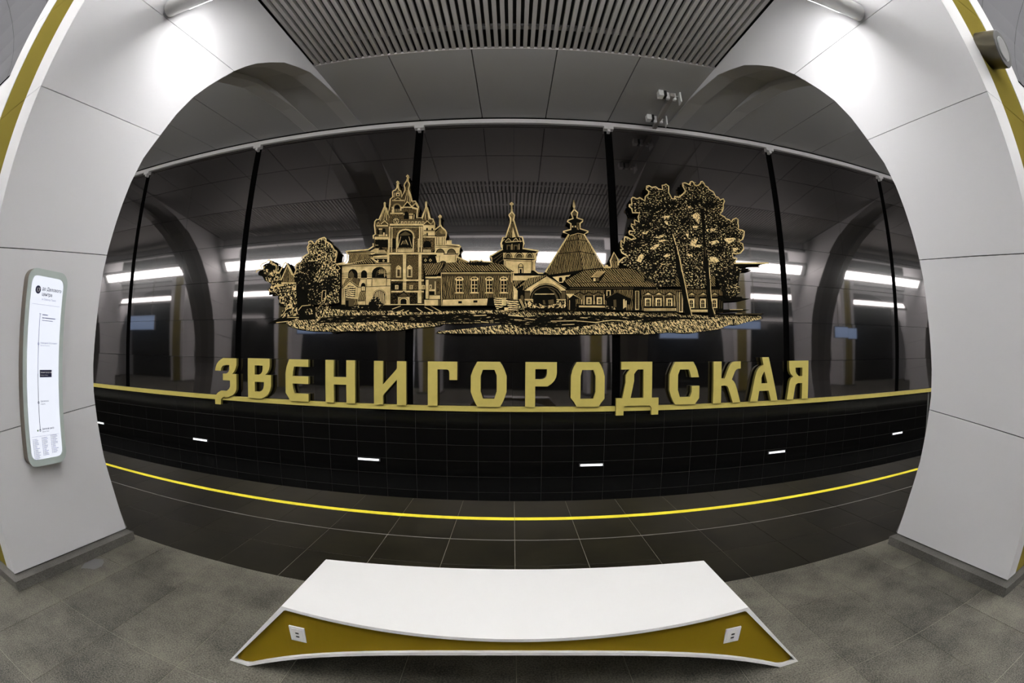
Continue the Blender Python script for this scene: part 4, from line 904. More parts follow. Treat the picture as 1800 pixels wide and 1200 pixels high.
K|-1721,3636 -1711,3636 -1710,3620 -1720,3620
K|-1700,3635 -1690,3635 -1689,3620 -1700,3620
K|-1679,3635 -1669,3635 -1668,3619 -1679,3619
K|-1659,3635 -1648,3634 -1648,3619 -1658,3619
K|-1638,3634 -1628,3634 -1627,3618 -1637,3619
K|-1617,3634 -1607,3634 -1606,3618 -1617,3618
K|-1596,3633 -1586,3633 -1586,3618 -1596,3618
K|-1576,3633 -1565,3633 -1565,3617 -1575,3617
K|-1555,3633 -1545,3633 -1544,3617 -1555,3617
K|-1534,3632 -1524,3632 -1524,3616 -1534,3617
HB|-2341,3620 -2114,3614 -2096,3184 -2321,3188
HB|-2034,3612 -1811,3606 -1795,3180 -2017,3183
G|-2109,3653 -2039,3651 -2011,2940 -2080,2941
G|-1799,3645 -1741,3644 -1711,2709 -1768,2710
K|-2114,3648 -2097,2965 -2091,2965 -2109,3648
K|-2039,3646 -2033,3130 -2028,3130 -2033,3646
K|-1805,3641 -1784,2721 -1779,2721 -1799,3641
G|-2234,3401 -2131,3398 -2123,3204 -2226,3206
G|-2239,3388 -2222,3420 -2186,3445 -2147,3418 -2125,3385
HB|-2209,3361 -2153,3360 -2147,3224 -2203,3225
K|-2194,3402 -2185,3420 -2171,3402
K|-2185,3362 -2179,3223 -2173,3223 -2179,3362
K|-2225,3376 -2219,3217 -2213,3217 -2220,3376
K|-2143,3374 -2137,3216 -2131,3215 -2137,3374
G|-2015,3400 -1912,3398 -1905,3204 -2007,3206
G|-2019,3387 -2002,3419 -1967,3444 -1929,3418 -1907,3385
HB|-1989,3360 -1934,3359 -1929,3224 -1984,3225
K|-1975,3402 -1966,3420 -1952,3401
K|-1966,3362 -1961,3223 -1955,3223 -1960,3362
K|-2006,3375 -2000,3217 -1994,3217 -2000,3375
K|-1925,3374 -1919,3216 -1913,3216 -1919,3374
G|-2320,3169 -1678,3159 -1677,3127 -2319,3137
K|-2321,3113 -1790,3109 -1790,3117 -2321,3122
K|-2317,3098 -2105,3094 -2101,2973 -2313,2976
HB|-2020,3100 -1792,3096 -1788,2969 -2016,2972
D|-1715,3089 -1676,3089 -1672,2962 -1711,2962
G|-2239,3058 -2172,3057 -2170,2978 -2236,2979
K|-2217,3042 -2188,3042 -2186,2993 -2215,2994
G|-2205,3044 -2203,2992 -2198,2992 -2200,3044
G|-2218,3014 -2185,3013 -2185,3019 -2218,3019
G|-1953,3054 -1888,3053 -1886,2974 -1951,2975
K|-1932,3038 -1903,3038 -1902,2989 -1930,2990
G|-1920,3040 -1919,2988 -1913,2988 -1915,3040
G|-1933,3010 -1901,3010 -1901,3015 -1933,3015
G|-1716,3051 -1652,3050 -1650,2972 -1714,2972
K|-1695,3035 -1667,3035 -1665,2987 -1694,2987
G|-1684,3037 -1682,2985 -1677,2985 -1678,3037
G|-1696,3007 -1664,3007 -1664,3012 -1696,3013
G|-1562,3049 -1498,3049 -1496,2970 -1560,2971
K|-1541,3034 -1513,3034 -1512,2985 -1540,2986
G|-1530,3035 -1529,2984 -1523,2984 -1524,3035
G|-1542,3006 -1511,3006 -1511,3011 -1542,3011
G|-2312,2950 -1672,2943 -1671,2913 -2311,2921
K|-2314,2959 -1683,2955 -1683,2963 -2315,2967
HK|-2310,2905 -2086,2902 -2079,2699 -2303,2701
HK|-1942,2907 -1793,2906 -1788,2710 -1936,2711
G|-1790,2937 -1720,2937 -1714,2709 -1784,2710
K|-2175,2840 -2061,2947 -1946,2837
G|-2172,2830 -1946,2827 -1942,2692 -2168,2694
D|-2150,2852 -2060,2915 -1979,2850
K|-2118,2693 -2120,2757 -2116,2771 -2103,2783 -2084,2791 -2061,2794 -2038,2791 -2018,2783 -2005,2770 -2000,2756 -1998,2692
K|-2143,2691 -2145,2766 -2154,2766 -2152,2691;-2146,2759 -2138,2786 -2147,2789 -2154,2762;-2142,2780 -2119,2802 -2126,2808 -2148,2786;-2125,2798 -2092,2813 -2095,2821 -2129,2806;-2098,2811 -2059,2816 -2060,2824 -2099,2820;-2065,2816 -2026,2810 -2025,2819 -2064,2824;-2032,2812 -1998,2797 -1994,2805 -2029,2820;-2004,2801 -1980,2779 -1974,2785 -1998,2807;-1984,2785 -1975,2758 -1966,2760 -1975,2787;-1976,2764 -1974,2690 -1965,2689 -1967,2764
G|-2316,2695 -1659,2690 -1658,2674 -2316,2678
K|-1719,3578 -1454,3574 -1451,3470 -1715,3474
G|-1678,3523 -1654,3553 -1662,3559 -1686,3529;-1665,3553 -1638,3522 -1631,3528 -1658,3559;-1638,3533 -1663,3506 -1656,3499 -1631,3526;-1652,3506 -1679,3534 -1686,3527 -1659,3499
G|-1586,3521 -1559,3551 -1567,3558 -1593,3528;-1571,3551 -1543,3520 -1535,3527 -1564,3558;-1543,3532 -1569,3504 -1562,3497 -1535,3524;-1558,3504 -1586,3532 -1593,3525 -1565,3497""",
'cathedral':"""G|-1468,3771 -1476,3983 -1468,4000 -1285,3996 -1271,3818 -1000,3797 -1006,3722 -1035,3589 -1073,3473 -1433,3477 -1489,3678
HD|-1488,4077 -1400,4170 -1341,4152 -1272,4090 -1262,4038 -1302,4005 -1452,4008 -1490,4043
D|-1479,4060 -1439,4102 -1370,4041 -1270,4047 -1294,4010 -1452,4008
K|-1470,3986 -1282,3991 -1283,4001 -1471,3996
K|-1464,3977 -1458,3826 -1448,3826 -1454,3977
K|-1422,3976 -1417,3826 -1407,3825 -1412,3976
K|-1356,3975 -1350,3824 -1341,3824 -1346,3975
K|-1314,3974 -1309,3824 -1299,3824 -1304,3974
G|-1412,4404 -1403,4184 -1391,4183 -1399,4404
G|-1436,4365 -1370,4363 -1371,4376 -1437,4378
G|-1266,3911 -1167,3909 -1164,3828 -1263,3829
K|-1470,3775 -1005,3771 -1005,3780 -1471,3784
K|-1472,3808 -1046,3792 -1046,3800 -1472,3817
D|-1456,3661 -1456,3661 -1451,3692 -1435,3718 -1410,3735 -1380,3740 -1350,3734 -1324,3716 -1306,3689 -1299,3659 -1299,3659
K|-1448,3653 -1448,3666 -1463,3666 -1463,3653;-1449,3655 -1442,3696 -1458,3699 -1464,3658;-1446,3685 -1426,3720 -1439,3728 -1460,3693;-1434,3711 -1401,3734 -1411,3747 -1443,3724;-1412,3729 -1374,3737 -1377,3752 -1416,3745;-1386,3737 -1346,3728 -1344,3743 -1383,3752;-1358,3733 -1324,3709 -1316,3722 -1349,3746;-1333,3718 -1310,3683 -1297,3691 -1320,3726;-1314,3694 -1305,3653 -1290,3655 -1299,3697;-1307,3663 -1306,3651 -1291,3650 -1291,3663
D|-1241,3658 -1241,3658 -1236,3688 -1220,3714 -1196,3731 -1166,3737 -1136,3731 -1110,3713 -1093,3687 -1086,3656 -1086,3656
K|-1234,3650 -1234,3662 -1249,3663 -1249,3650;-1235,3652 -1228,3693 -1243,3696 -1250,3655;-1232,3681 -1211,3716 -1225,3725 -1245,3690;-1219,3708 -1187,3731 -1197,3744 -1229,3720;-1198,3726 -1160,3734 -1163,3749 -1202,3741;-1172,3734 -1133,3725 -1130,3740 -1169,3749;-1144,3730 -1111,3706 -1102,3719 -1136,3743;-1119,3715 -1096,3680 -1084,3688 -1107,3723;-1101,3691 -1092,3650 -1078,3653 -1086,3694;-1094,3661 -1093,3648 -1078,3648 -1078,3660
K|-1311,3630 -1023,3633 -1024,3651 -1312,3647
K|-1392,3613 -1396,3474 -1388,3474 -1383,3612
K|-1089,3625 -1091,3479 -1082,3478 -1081,3625
K|-1057,3625 -1053,3478 -1044,3478 -1048,3625
G|-1464,3670 -1316,3667 -1315,3634 -1463,3636
K|-1538,3637 -1446,3636 -1445,3602 -1536,3604
K|-1375,3466 -1376,3480 -1372,3492 -1359,3503 -1341,3510 -1319,3512 -1297,3509 -1278,3502 -1265,3491 -1261,3478 -1260,3465
D|-1359,3466 -1359,3476 -1356,3484 -1347,3490 -1334,3494 -1319,3496 -1303,3494 -1289,3489 -1280,3483 -1277,3475 -1277,3465
HW|-1035,3572 -838,3488 -1032,3476""",
'wooden_house':"""HR|-1296,3294 -1260,3467 -838,3479 -396,3473 -187,3421 6,3299
K|-910,3455 -620,3473 -396,3462 -491,3404 -748,3413
HX|-1688,3455 -1272,3468 -1356,3302 -1412,3245 -1642,3235
D|-1356,3289 -1259,3461 -1203,3461 -1201,3390 -1324,3276
K|-1698,3456 -1262,3465 -1263,3476 -1699,3467;-1268,3476 -1418,3245 -1409,3239 -1259,3470
K|-1274,3435 -1356,3289 -1346,3283 -1264,3429
K|-1334,3277 -708,3281 -709,3299 -1334,3295;-719,3281 11,3286 11,3303 -719,3299
G|-1329,3278 -26,3275 -26,3255 -1328,3258
D|-1320,3255 -34,3252 -34,3226 -1319,3228
K|-1331,3250 -24,3251 -24,3259 -1331,3259
K|-1330,3214 -31,3215 -31,3224 -1330,3223
HV|-1319,3212 -58,3217 7,3112 8,2783 -483,2765 -1308,2773
G|-1348,3281 -1323,2649 -1311,2649 -1336,3281
G|-35,3294 -31,3092 -19,3093 -24,3295
K|-1330,3232 -1313,2649 -1302,2650 -1319,3232
G|-1300,2765 -467,2789 -466,2661 -1306,2653
K|-1303,2765 -464,2787 -464,2797 -1303,2775
K|-1317,2643 -383,2653 -384,2663 -1317,2653
K|-1009,2740 -942,2740 -941,2696 -1008,2696
K|-729,2753 -654,2753 -654,2712 -729,2712
G|-1065,3137 -936,3136 -931,2893 -1060,2893
G|-1076,3169 -921,3168 -920,3131 -1075,3132
G|-1066,3169 -1042,3190 -1002,3200 -956,3190 -929,3168
K|-1047,3177 -953,3177 -952,3147 -1046,3148
G|-1030,3151 -1001,3167 -969,3151
K|-1042,3120 -945,3120 -941,2909 -1038,2910
G|-1000,3124 -996,2906 -983,2905 -987,3124
G|-1044,3037 -940,3037 -940,3050 -1045,3050
G|-1043,2973 -939,2972 -939,2985 -1043,2986
K|-1064,3130 -1060,2900 -1054,2900 -1059,3130
K|-942,3129 -937,2900 -932,2900 -936,3129
G|-1073,2902 -912,2901 -912,2882 -1073,2882
K|-1074,2876 -910,2876 -910,2881 -1074,2882
G|-783,3135 -655,3135 -651,2893 -779,2893
G|-793,3168 -640,3168 -639,3130 -793,3131
G|-784,3168 -760,3189 -720,3199 -675,3189 -648,3168
K|-765,3176 -672,3176 -671,3147 -764,3147
G|-748,3150 -720,3166 -687,3150
K|-761,3119 -664,3119 -661,2909 -757,2909
G|-719,3123 -715,2905 -703,2905 -706,3123
G|-763,3036 -659,3036 -660,3049 -763,3049
G|-762,2972 -658,2972 -659,2985 -762,2985
K|-783,3129 -779,2899 -773,2899 -777,3129
K|-661,3129 -657,2899 -652,2899 -655,3129
G|-792,2901 -632,2901 -632,2882 -792,2882
K|-793,2876 -630,2876 -631,2881 -793,2881
G|-506,3135 -379,3135 -376,2893 -503,2893
G|-516,3168 -363,3168 -363,3130 -516,3130
G|-507,3168 -483,3189 -443,3198 -399,3189 -371,3168
K|-488,3176 -395,3176 -395,3147 -487,3146
G|-471,3150 -443,3166 -411,3150
K|-484,3119 -388,3119 -386,2909 -481,2909
G|-442,3123 -440,2905 -427,2905 -430,3123
G|-487,3036 -383,3037 -384,3049 -487,3049
G|-486,2972 -383,2972 -383,2985 -486,2985
K|-506,3129 -503,2899 -498,2899 -500,3129
K|-385,3129 -382,2900 -377,2900 -379,3129
G|-516,2901 -357,2901 -357,2882 -516,2882
K|-517,2876 -355,2876 -355,2882 -517,2881
G|-240,3136 -113,3136 -111,2894 -238,2894
G|-250,3168 -97,3169 -97,3131 -250,3131
G|-241,3168 -217,3189 -177,3199 -132,3190 -105,3169
K|-221,3176 -129,3177 -129,3147 -221,3147
G|-205,3150 -177,3167 -145,3151
K|-218,3119 -122,3120 -121,2910 -216,2910
G|-176,3123 -175,2906 -162,2906 -164,3124
G|-221,3037 -118,3037 -118,3050 -221,3050
G|-220,2973 -117,2973 -117,2986 -220,2985
K|-240,3129 -238,2900 -232,2900 -234,3129
K|-119,3130 -117,2901 -112,2901 -113,3130
G|-251,2902 -92,2902 -92,2883 -251,2882
K|-252,2877 -90,2877 -90,2883 -252,2882
D|-1576,3170 -1346,3174 -1345,2846 -1561,2847
G|-1641,3203 -1423,3201 -1422,3167 -1640,3170
G|-1424,3207 -1341,3206 -1340,3174 -1423,3175
K|-1644,3208 -1338,3214 -1339,3224 -1645,3218
K|-1643,3162 -1419,3157 -1419,3167 -1643,3172
G|-1633,3145 -1578,3145 -1568,2784 -1623,2784
D|-1568,3113 -1446,3112 -1443,2972 -1564,2973
G|-1564,2963 -1442,2962 -1442,2927 -1563,2928
G|-1459,3112 -1441,3112 -1435,2859 -1453,2859
G|-1560,3049 -1515,3049 -1513,2973 -1557,2973
K|-1546,3034 -1527,3034 -1526,2986 -1545,2986
K|-1556,2923 -1461,2922 -1459,2859 -1554,2860
HB|-1421,3124 -1351,3124 -1345,2858 -1415,2859
G|-1561,2847 -1351,2846 -1349,2777 -1559,2778
G|-1648,2766 -1336,2764 -1334,2658 -1645,2659
K|-1658,2767 -1333,2767 -1334,2778 -1658,2777
K|-1566,2848 -1568,2775 -1557,2774 -1555,2847
D|-1387,2764 -1334,2764 -1332,2658 -1385,2658
K|-482,2661 -459,2797 -356,2813 -339,2645
HH|-356,2797 -118,2798 -117,2670 -291,2582 -339,2677
G|-205,2774 -126,2774 -125,2670 -204,2670
G|-157,2622 -81,2623 -80,2559 -156,2559
HH|-118,2766 88,2767 89,2568 -69,2583""",
'church':"""D|-153,3963 -34,4256 21,4256 110,3965
G|-13,4170 45,3972 -22,3957
HV|-53,4198 -29,4170 -28,3957 -108,3964
HD|-82,4385 -31,4451 20,4386 0,4270 -54,4270
G|-39,4652 -38,4455 -29,4455 -30,4652
G|-66,4615 -2,4615 -2,4624 -66,4624
K|-226,3830 -200,3942 -146,3949 110,3958 170,3951 204,3832 177,3749 -218,3732
G|-151,3873 -86,3941 -94,3949 -158,3881;-98,3941 -39,3880 -32,3888 -91,3949
G|-10,3880 55,3949 48,3957 -17,3888;43,3950 94,3881 103,3888 51,3957
G|-197,3880 -160,3927 -168,3934 -205,3887
G|110,3945 133,3869 143,3872 121,3949
G|-148,3859 167,3883 167,3894 -149,3871
D|-125,3886 -92,3926 -54,3887
D|9,3887 49,3929 83,3887
D|-125,3816 -33,3817 -33,3719 -124,3719
K|-104,3719 -104,3761 -103,3774 -98,3785 -90,3793 -81,3796 -72,3793 -64,3785 -59,3774 -57,3761 -57,3719
D|3,3817 94,3818 94,3720 3,3719
K|23,3720 23,3761 25,3775 30,3786 37,3794 46,3796 55,3794 63,3786 68,3775 70,3762 70,3720
G|-29,3834 -28,3716 -19,3716 -19,3834
G|-203,3819 -209,3723 -200,3722 -194,3819
G|105,3835 106,3724 115,3724 115,3835
K|-424,3566 -204,3719 184,3721 466,3694 405,3668 -184,3663 -182,3416 -375,3456 -396,3539
D|-369,3532 -205,3646 -211,3656 -375,3541
D|-341,3477 -204,3606 -211,3614 -348,3485
D|-275,3464 -190,3522 -196,3532 -281,3473
G|-190,3663 419,3661 432,3544 405,3488 405,3277 -8,3267 -175,3402
K|-187,3659 476,3673 476,3686 -188,3672
K|-169,3560 -170,3566 -164,3606 -148,3640 -123,3662 -93,3670 -64,3663 -39,3640 -22,3607 -16,3567 -16,3560
G|-143,3555 -144,3570 -155,3570 -155,3555;-144,3562 -139,3601 -151,3603 -156,3564;-142,3592 -126,3626 -137,3631 -152,3598;-132,3618 -108,3641 -117,3650 -140,3627;-117,3636 -88,3645 -92,3656 -120,3648;-98,3645 -70,3637 -67,3648 -95,3656;-78,3641 -54,3619 -46,3627 -70,3650;-60,3626 -44,3593 -34,3598 -49,3631;-47,3601 -41,3563 -30,3564 -35,3603;-42,3571 -42,3555 -30,3555 -30,3571
D|-132,3560 -132,3567 -129,3588 -121,3606 -108,3618 -93,3622 -78,3618 -65,3606 -56,3588 -53,3567 -53,3560
K|24,3561 24,3567 31,3607 50,3641 79,3664 114,3672 149,3664 178,3642 198,3608 204,3569 204,3562
G|50,3556 50,3571 38,3571 38,3556;49,3563 56,3602 44,3604 38,3565;53,3593 71,3626 61,3632 43,3599;65,3619 94,3642 86,3651 58,3629;85,3638 119,3646 116,3658 82,3649;109,3646 143,3638 146,3650 112,3658;135,3642 163,3620 170,3630 142,3652;157,3627 176,3594 186,3600 167,3633;173,3603 179,3564 191,3566 184,3605;179,3572 179,3557 190,3557 190,3572
D|62,3561 62,3568 65,3589 77,3607 94,3619 114,3623 134,3619 152,3607 163,3590 167,3569 167,3562
K|231,3562 231,3569 237,3609 254,3643 279,3665 308,3674 338,3666 363,3644 379,3610 385,3571 385,3564
G|257,3557 257,3573 245,3573 245,3557;257,3565 262,3604 250,3605 245,3566;259,3595 275,3629 264,3634 249,3600;269,3621 293,3644 285,3653 261,3630;285,3639 313,3648 310,3660 281,3651;303,3648 332,3640 335,3652 306,3660;323,3645 347,3622 355,3631 331,3654;342,3630 357,3596 368,3602 352,3635;354,3605 360,3566 371,3568 366,3607;359,3574 359,3559 371,3559 371,3574
D|269,3563 269,3569 272,3591 280,3609 293,3621 308,3625 323,3621 336,3609 345,3591 348,3570 348,3563
K|-183,3560 432,3544 352,3518 -176,3532
K|-132,3507 341,3490 341,3499 -132,3517
K|-181,3514 -170,3405 -160,3406 -171,3515
K|-154,3514 -143,3399 -134,3400 -145,3515
K|340,3518 333,3280 343,3280 350,3518
K|400,3492 393,3308 403,3308 410,3491
K|360,3491 353,3294 363,3294 370,3491
K|92,3376 92,3390 95,3416 106,3438 122,3453 141,3458 160,3453 177,3439 188,3417 192,3390 192,3377
G|109,3387 109,3403 111,3420 119,3434 129,3444 142,3447 155,3444 166,3435 173,3421 175,3404 176,3388
K|92,3383 192,3384 192,3268 92,3267
G|105,3369 176,3370 176,3275 105,3274
K|121,3349 158,3349 159,3274 121,3274
K|338,3324 405,3324 418,3277 325,3276
G|-8,3267 591,3272 591,3164 -7,3158
K|2,3253 622,3259 622,3273 2,3267
K|-9,3133 301,3156 301,3165 -10,3142""",
'tent_roof':"""HV|605,3286 1045,4016 1210,4042 1300,3353 671,3246
HW|1210,4042 1334,4032 1699,3405 1309,3356
K|1032,4037 950,4057 950,4078 1088,4117 1094,4247 1043,4281 1051,4306 1134,4335 1203,4337 1307,4314 1299,4289 1257,4252 1256,4130 1405,4091 1349,4054 1224,4050 1086,4018
D|1117,4480 1166,4511 1220,4454 1199,4417 1129,4422
K|1122,4414 1205,4417 1203,4337 1134,4335
G|1115,4211 1142,4212 1142,4179 1114,4178
G|1166,4213 1194,4214 1193,4181 1165,4180
G|1221,4215 1249,4215 1248,4182 1220,4181
D|1209,4279 1257,4281 1254,4137 1205,4135
K|1229,4251 1246,4251 1245,4223 1228,4222
G|1085,4012 1229,4060 1226,4070 1082,4021;1221,4060 1336,4041 1339,4051 1223,4070
G|1208,4179 1230,4131 1239,4136 1217,4184
K|972,3887 1227,3933 1225,3946 970,3900;1217,3933 1410,3903 1412,3917 1219,3946
K|805,3639 1263,3699 1262,3712 804,3653;1253,3699 1562,3644 1565,3657 1256,3713
K|1206,4045 1298,3348 1311,3351 1219,4048
K|671,3239 1293,3353 1375,3355 1156,3268 698,3219
G|731,3206 1074,3253 979,3170 925,3101 858,3100
K|851,3113 852,3174 854,3185 861,3194 871,3200 883,3202 895,3200 906,3194 912,3186 915,3175 914,3114
K|972,3156 973,3197 975,3204 982,3211 992,3216 1003,3218 1015,3216 1025,3212 1031,3205 1033,3198 1033,3157
HW|1856,3549 1920,3558 1997,3539 1993,3407 1852,3402
D|1843,3555 1903,3683 1976,3567
K|1846,3541 1992,3537 1993,3546 1847,3550
K|1908,3539 1908,3401 1917,3402 1917,3540
G|1706,3405 1749,3441 1776,3435 1790,3414 1846,3416 1845,3388 1706,3384""",
'archway':"""G|-11,3230 627,3237 626,3135 -10,3129
K|17,3262 649,3269 649,3226 17,3219
HW|-38,3123 183,3136 51,3006
G|-4,3050 85,2939 85,2778 9,2777
HW|52,2972 294,3176 538,3224 627,3237 338,3019 217,2940
K|63,2972 206,3052 184,2951 74,2945
G|217,2940 627,3203 971,2971 969,2625 218,2618
K|206,2946 636,3220 627,3236 197,2962;617,3220 1049,2956 1059,2972 627,3236
G|250,2967 631,3206 627,3213 246,2974;623,3206 982,2987 986,2994 627,3213
K|289,2779 289,2785 313,2898 383,2994 488,3060 612,3084 737,3063 842,3000 912,2905 936,2792 936,2786
G|305,2776 305,2788 295,2788 295,2776;304,2781 329,2892 319,2894 295,2783;325,2885 396,2981 389,2986 318,2891;391,2975 497,3040 492,3048 386,2984;490,3037 615,3061 613,3070 488,3047;607,3061 733,3040 734,3050 609,3070;726,3043 832,2981 837,2989 731,3051;826,2986 897,2892 905,2898 834,2992;894,2899 919,2787 928,2790 904,2901;918,2794 918,2783 928,2783 928,2794
D|347,2775 347,2790 330,2790 330,2774;346,2778 368,2876 352,2880 329,2782;363,2863 428,2946 414,2957 349,2874;418,2937 515,2993 506,3008 409,2952;502,2989 617,3009 614,3026 500,3006;604,3009 719,2991 721,3008 607,3026;706,2995 804,2942 812,2957 715,3011;794,2950 859,2869 872,2880 807,2961;853,2881 876,2784 892,2788 869,2885;874,2796 874,2780 891,2780 891,2796
K|370,2619 369,2785 387,2861 437,2926 511,2970 600,2986 688,2972 763,2930 813,2866 830,2790 830,2624
D|648,2995 759,2946 825,2835 836,2785 803,2784 759,2901
G|400,2867 763,2873 763,2889 400,2883
K|401,2853 762,2859 762,2870 401,2863
D|217,2940 316,2941 317,2785 217,2784
D|892,2948 971,2949 970,2786 892,2785
K|214,2927 319,2928 319,2936 214,2935
K|215,2902 319,2905 319,2914 214,2911
K|890,2938 973,2935 973,2944 890,2946
G|195,2784 361,2785 361,2763 196,2762
G|803,2784 975,2787 975,2770 803,2768
K|193,2752 363,2756 363,2764 193,2760
K|800,2757 978,2759 978,2767 800,2765
FG|207,2618 229,2751 328,2752 372,2719 493,2676 625,2655 780,2701 814,2757 969,2759 980,2614
G|366,2670 494,2613 499,2624 371,2682
G|475,2694 581,2625 588,2635 482,2705
G|647,2614 820,2697 814,2708 641,2626
G|779,2605 942,2676 937,2688 774,2616
G|288,2743 311,2614 324,2616 300,2745
G|529,2603 566,2653 556,2661 519,2610
D|548,2765 581,2765 603,2688 559,2687
D|648,2766 747,2784 758,2700 658,2688
K|85,2939 206,2951 218,2629 86,2761
D|135,2717 140,2839 168,2862 195,2828 190,2695
HH|-123,2760 86,2772 152,2584 -78,2577
G|106,2778 203,2579 214,2584 117,2784
G|128,2778 214,2612 225,2618 139,2784
FG|31,2617 152,2673 207,2590 43,2584
K|229,2607 980,2625 1024,2576 229,2568""",
'long_house':"""HR|938,3128 1320,3339 1732,3382 2165,3402 2568,3403 2734,3410 2721,3069 1057,3023
HR|2501,3446 3219,3491 4048,3534 4023,3125 2488,3055
K|1162,3095 2279,3131 2280,3141 1162,3105
K|1254,3330 1057,3023 1065,3018 1262,3325
K|938,3122 1325,3343 1320,3351 934,3131;1317,3340 1735,3384 1735,3394 1317,3350;1729,3383 2369,3410 2369,3421 1729,3393
G|1464,3215 1576,3333 1744,3337 1612,3218
K|1498,3217 1599,3326 1594,3331 1492,3223
K|1526,3218 1628,3326 1622,3332 1520,3223
K|1554,3219 1656,3327 1650,3332 1549,3224
K|1582,3219 1684,3328 1679,3333 1577,3225
K|1611,3220 1713,3329 1707,3334 1605,3225
K|1464,3208 1618,3212 1743,3331 1702,3233 1610,3116 1482,3126
G|1502,3196 1547,3197 1546,3140 1501,3139
D|1560,3198 1611,3199 1610,3141 1559,3140
K|1050,3010 2721,3059 2719,3005 1050,2963
D|1060,2989 2290,3023 2290,3033 1060,2999
HV|975,2959 2719,3005 2709,2605 1010,2584
HV|2487,3000 4185,3059 4182,2598 2477,2561
K|1173,2705 1745,2701 1743,2588 1173,2580
G|1223,2674 1719,2675 1718,2644 1223,2643
K|1149,2868 1242,2923 1232,2940 1140,2885;1222,2922 1334,2871 1342,2889 1231,2940
D|1187,2886 1232,2912 1288,2888
K|1326,2871 1419,2927 1409,2943 1316,2888;1400,2925 1511,2874 1520,2892 1408,2943
D|1364,2889 1409,2915 1466,2891
K|1504,2874 1598,2930 1588,2947 1494,2891;1578,2929 1691,2878 1699,2896 1587,2947
D|1542,2893 1587,2919 1645,2895
K|1336,2864 1491,2866 1489,2690 1334,2688
G|1364,2833 1465,2835 1464,2703 1362,2701
K|1394,2808 1437,2809 1436,2715 1393,2714
G|1412,2810 1411,2712 1418,2712 1419,2810
G|1391,2755 1438,2755 1438,2762 1391,2761
K|1533,2867 1689,2870 1687,2694 1531,2691
G|1561,2836 1663,2838 1661,2706 1559,2704
K|1591,2812 1635,2812 1633,2718 1590,2717
G|1610,2814 1608,2716 1615,2716 1616,2814
G|1588,2758 1636,2759 1636,2765 1588,2764
G|1312,2862 1310,2690 1326,2690 1327,2862
G|1503,2878 1501,2705 1516,2705 1518,2878
G|1695,2894 1692,2708 1708,2708 1710,2894
G|1267,2786 1266,2701 1282,2702 1282,2786
K|1710,2978 1879,2982 1876,2817 1708,2814
G|1749,2973 1833,2975 1831,2867 1747,2865
K|1768,2957 1813,2958 1812,2866 1766,2865
G|980,2890 1137,2892 1049,2809
K|1011,2784 1124,2873 1250,2806 1162,2792 1160,2592 1029,2584
G|1044,2774 1043,2588 1052,2588 1053,2774
G|1120,2870 1250,2801 1254,2808 1124,2878
K|1708,2814 1956,2952 2223,2831 2214,2710 2135,2708 2120,2594 1743,2588 1746,2764
D|1759,2827 1961,2940 1956,2949 1754,2837;1950,2939 2203,2830 2208,2840 1955,2949
D|1882,2792 1934,2799 1938,2654 1886,2640
G|2071,2808 2104,2809 2107,2657 2068,2625
G|2116,2784 2142,2785 2134,2658 2114,2657
FG|1705,2637 1744,2676 1821,2665 1938,2654 1911,2609
K|2266,2992 2433,2996 2424,2593 2258,2590
G|2312,2974 2392,2976 2384,2612 2304,2610
K|2325,2968 2379,2969 2371,2630 2318,2629
D|2333,2961 2368,2962 2361,2636 2326,2636
K|2330,2927 2369,2928 2369,2933 2331,2932
K|2330,2893 2368,2894 2368,2900 2330,2899
K|2329,2860 2367,2861 2367,2866 2329,2865
K|2328,2827 2366,2828 2366,2833 2328,2832
K|2327,2794 2366,2794 2366,2800 2328,2799
K|2327,2760 2365,2761 2365,2767 2327,2766
K|2326,2727 2364,2728 2364,2733 2326,2733
K|2325,2694 2363,2695 2364,2700 2326,2700
K|2325,2661 2363,2662 2363,2667 2325,2666
K|2469,2892 2582,2956 2573,2971 2460,2908;2563,2955 2673,2898 2682,2913 2572,2971
G|2513,2907 2572,2944 2629,2910
K|2483,2869 2650,2873 2645,2680 2479,2677
G|2500,2842 2627,2845 2623,2689 2496,2687
K|2529,2692 2532,2794 2534,2804 2542,2812 2552,2818 2565,2820 2577,2818 2588,2813 2595,2805 2597,2796 2595,2693
G|2561,2822 2558,2690 2565,2690 2568,2822
G|2529,2757 2598,2758 2598,2765 2529,2763
G|2659,2897 2654,2684 2666,2684 2671,2898
K|2687,2898 2801,2962 2792,2977 2678,2913;2782,2962 2894,2904 2903,2920 2792,2977
G|2731,2913 2791,2950 2849,2916
K|2701,2874 2870,2879 2865,2685 2696,2681
G|2718,2847 2847,2851 2843,2694 2714,2691
K|2748,2696 2750,2800 2753,2809 2760,2818 2771,2823 2784,2825 2797,2824 2807,2819 2814,2811 2816,2801 2814,2698
G|2780,2827 2776,2695 2783,2695 2787,2828
G|2747,2762 2818,2764 2818,2770 2747,2769
G|2880,2903 2874,2689 2886,2689 2892,2904
K|2908,2904 3025,2969 3016,2984 2899,2920;3005,2968 3118,2911 3128,2927 3015,2984
G|2953,2919 3014,2957 3073,2923
K|2922,2881 3095,2886 3089,2691 2917,2686
G|2939,2853 3071,2857 3067,2700 2935,2697
K|2969,2702 2972,2806 2975,2815 2983,2823 2994,2829 3007,2831 3019,2830 3030,2825 3037,2817 3040,2807 3037,2703
G|3002,2833 2999,2700 3006,2700 3009,2834
G|2969,2767 3041,2769 3041,2776 2969,2774
G|3104,2910 3098,2694 3110,2695 3117,2910
K|2479,2677 3142,2692 3141,2664 2478,2649
G|2478,2645 3141,2660 3139,2609 2477,2595
K|2488,2648 2488,2600 2496,2600 2497,2648
K|2514,2648 2513,2600 2522,2600 2522,2649
K|2540,2649 2539,2601 2548,2601 2548,2649
K|2566,2649 2565,2601 2574,2601 2574,2650
K|2592,2650 2591,2602 2600,2602 2601,2650
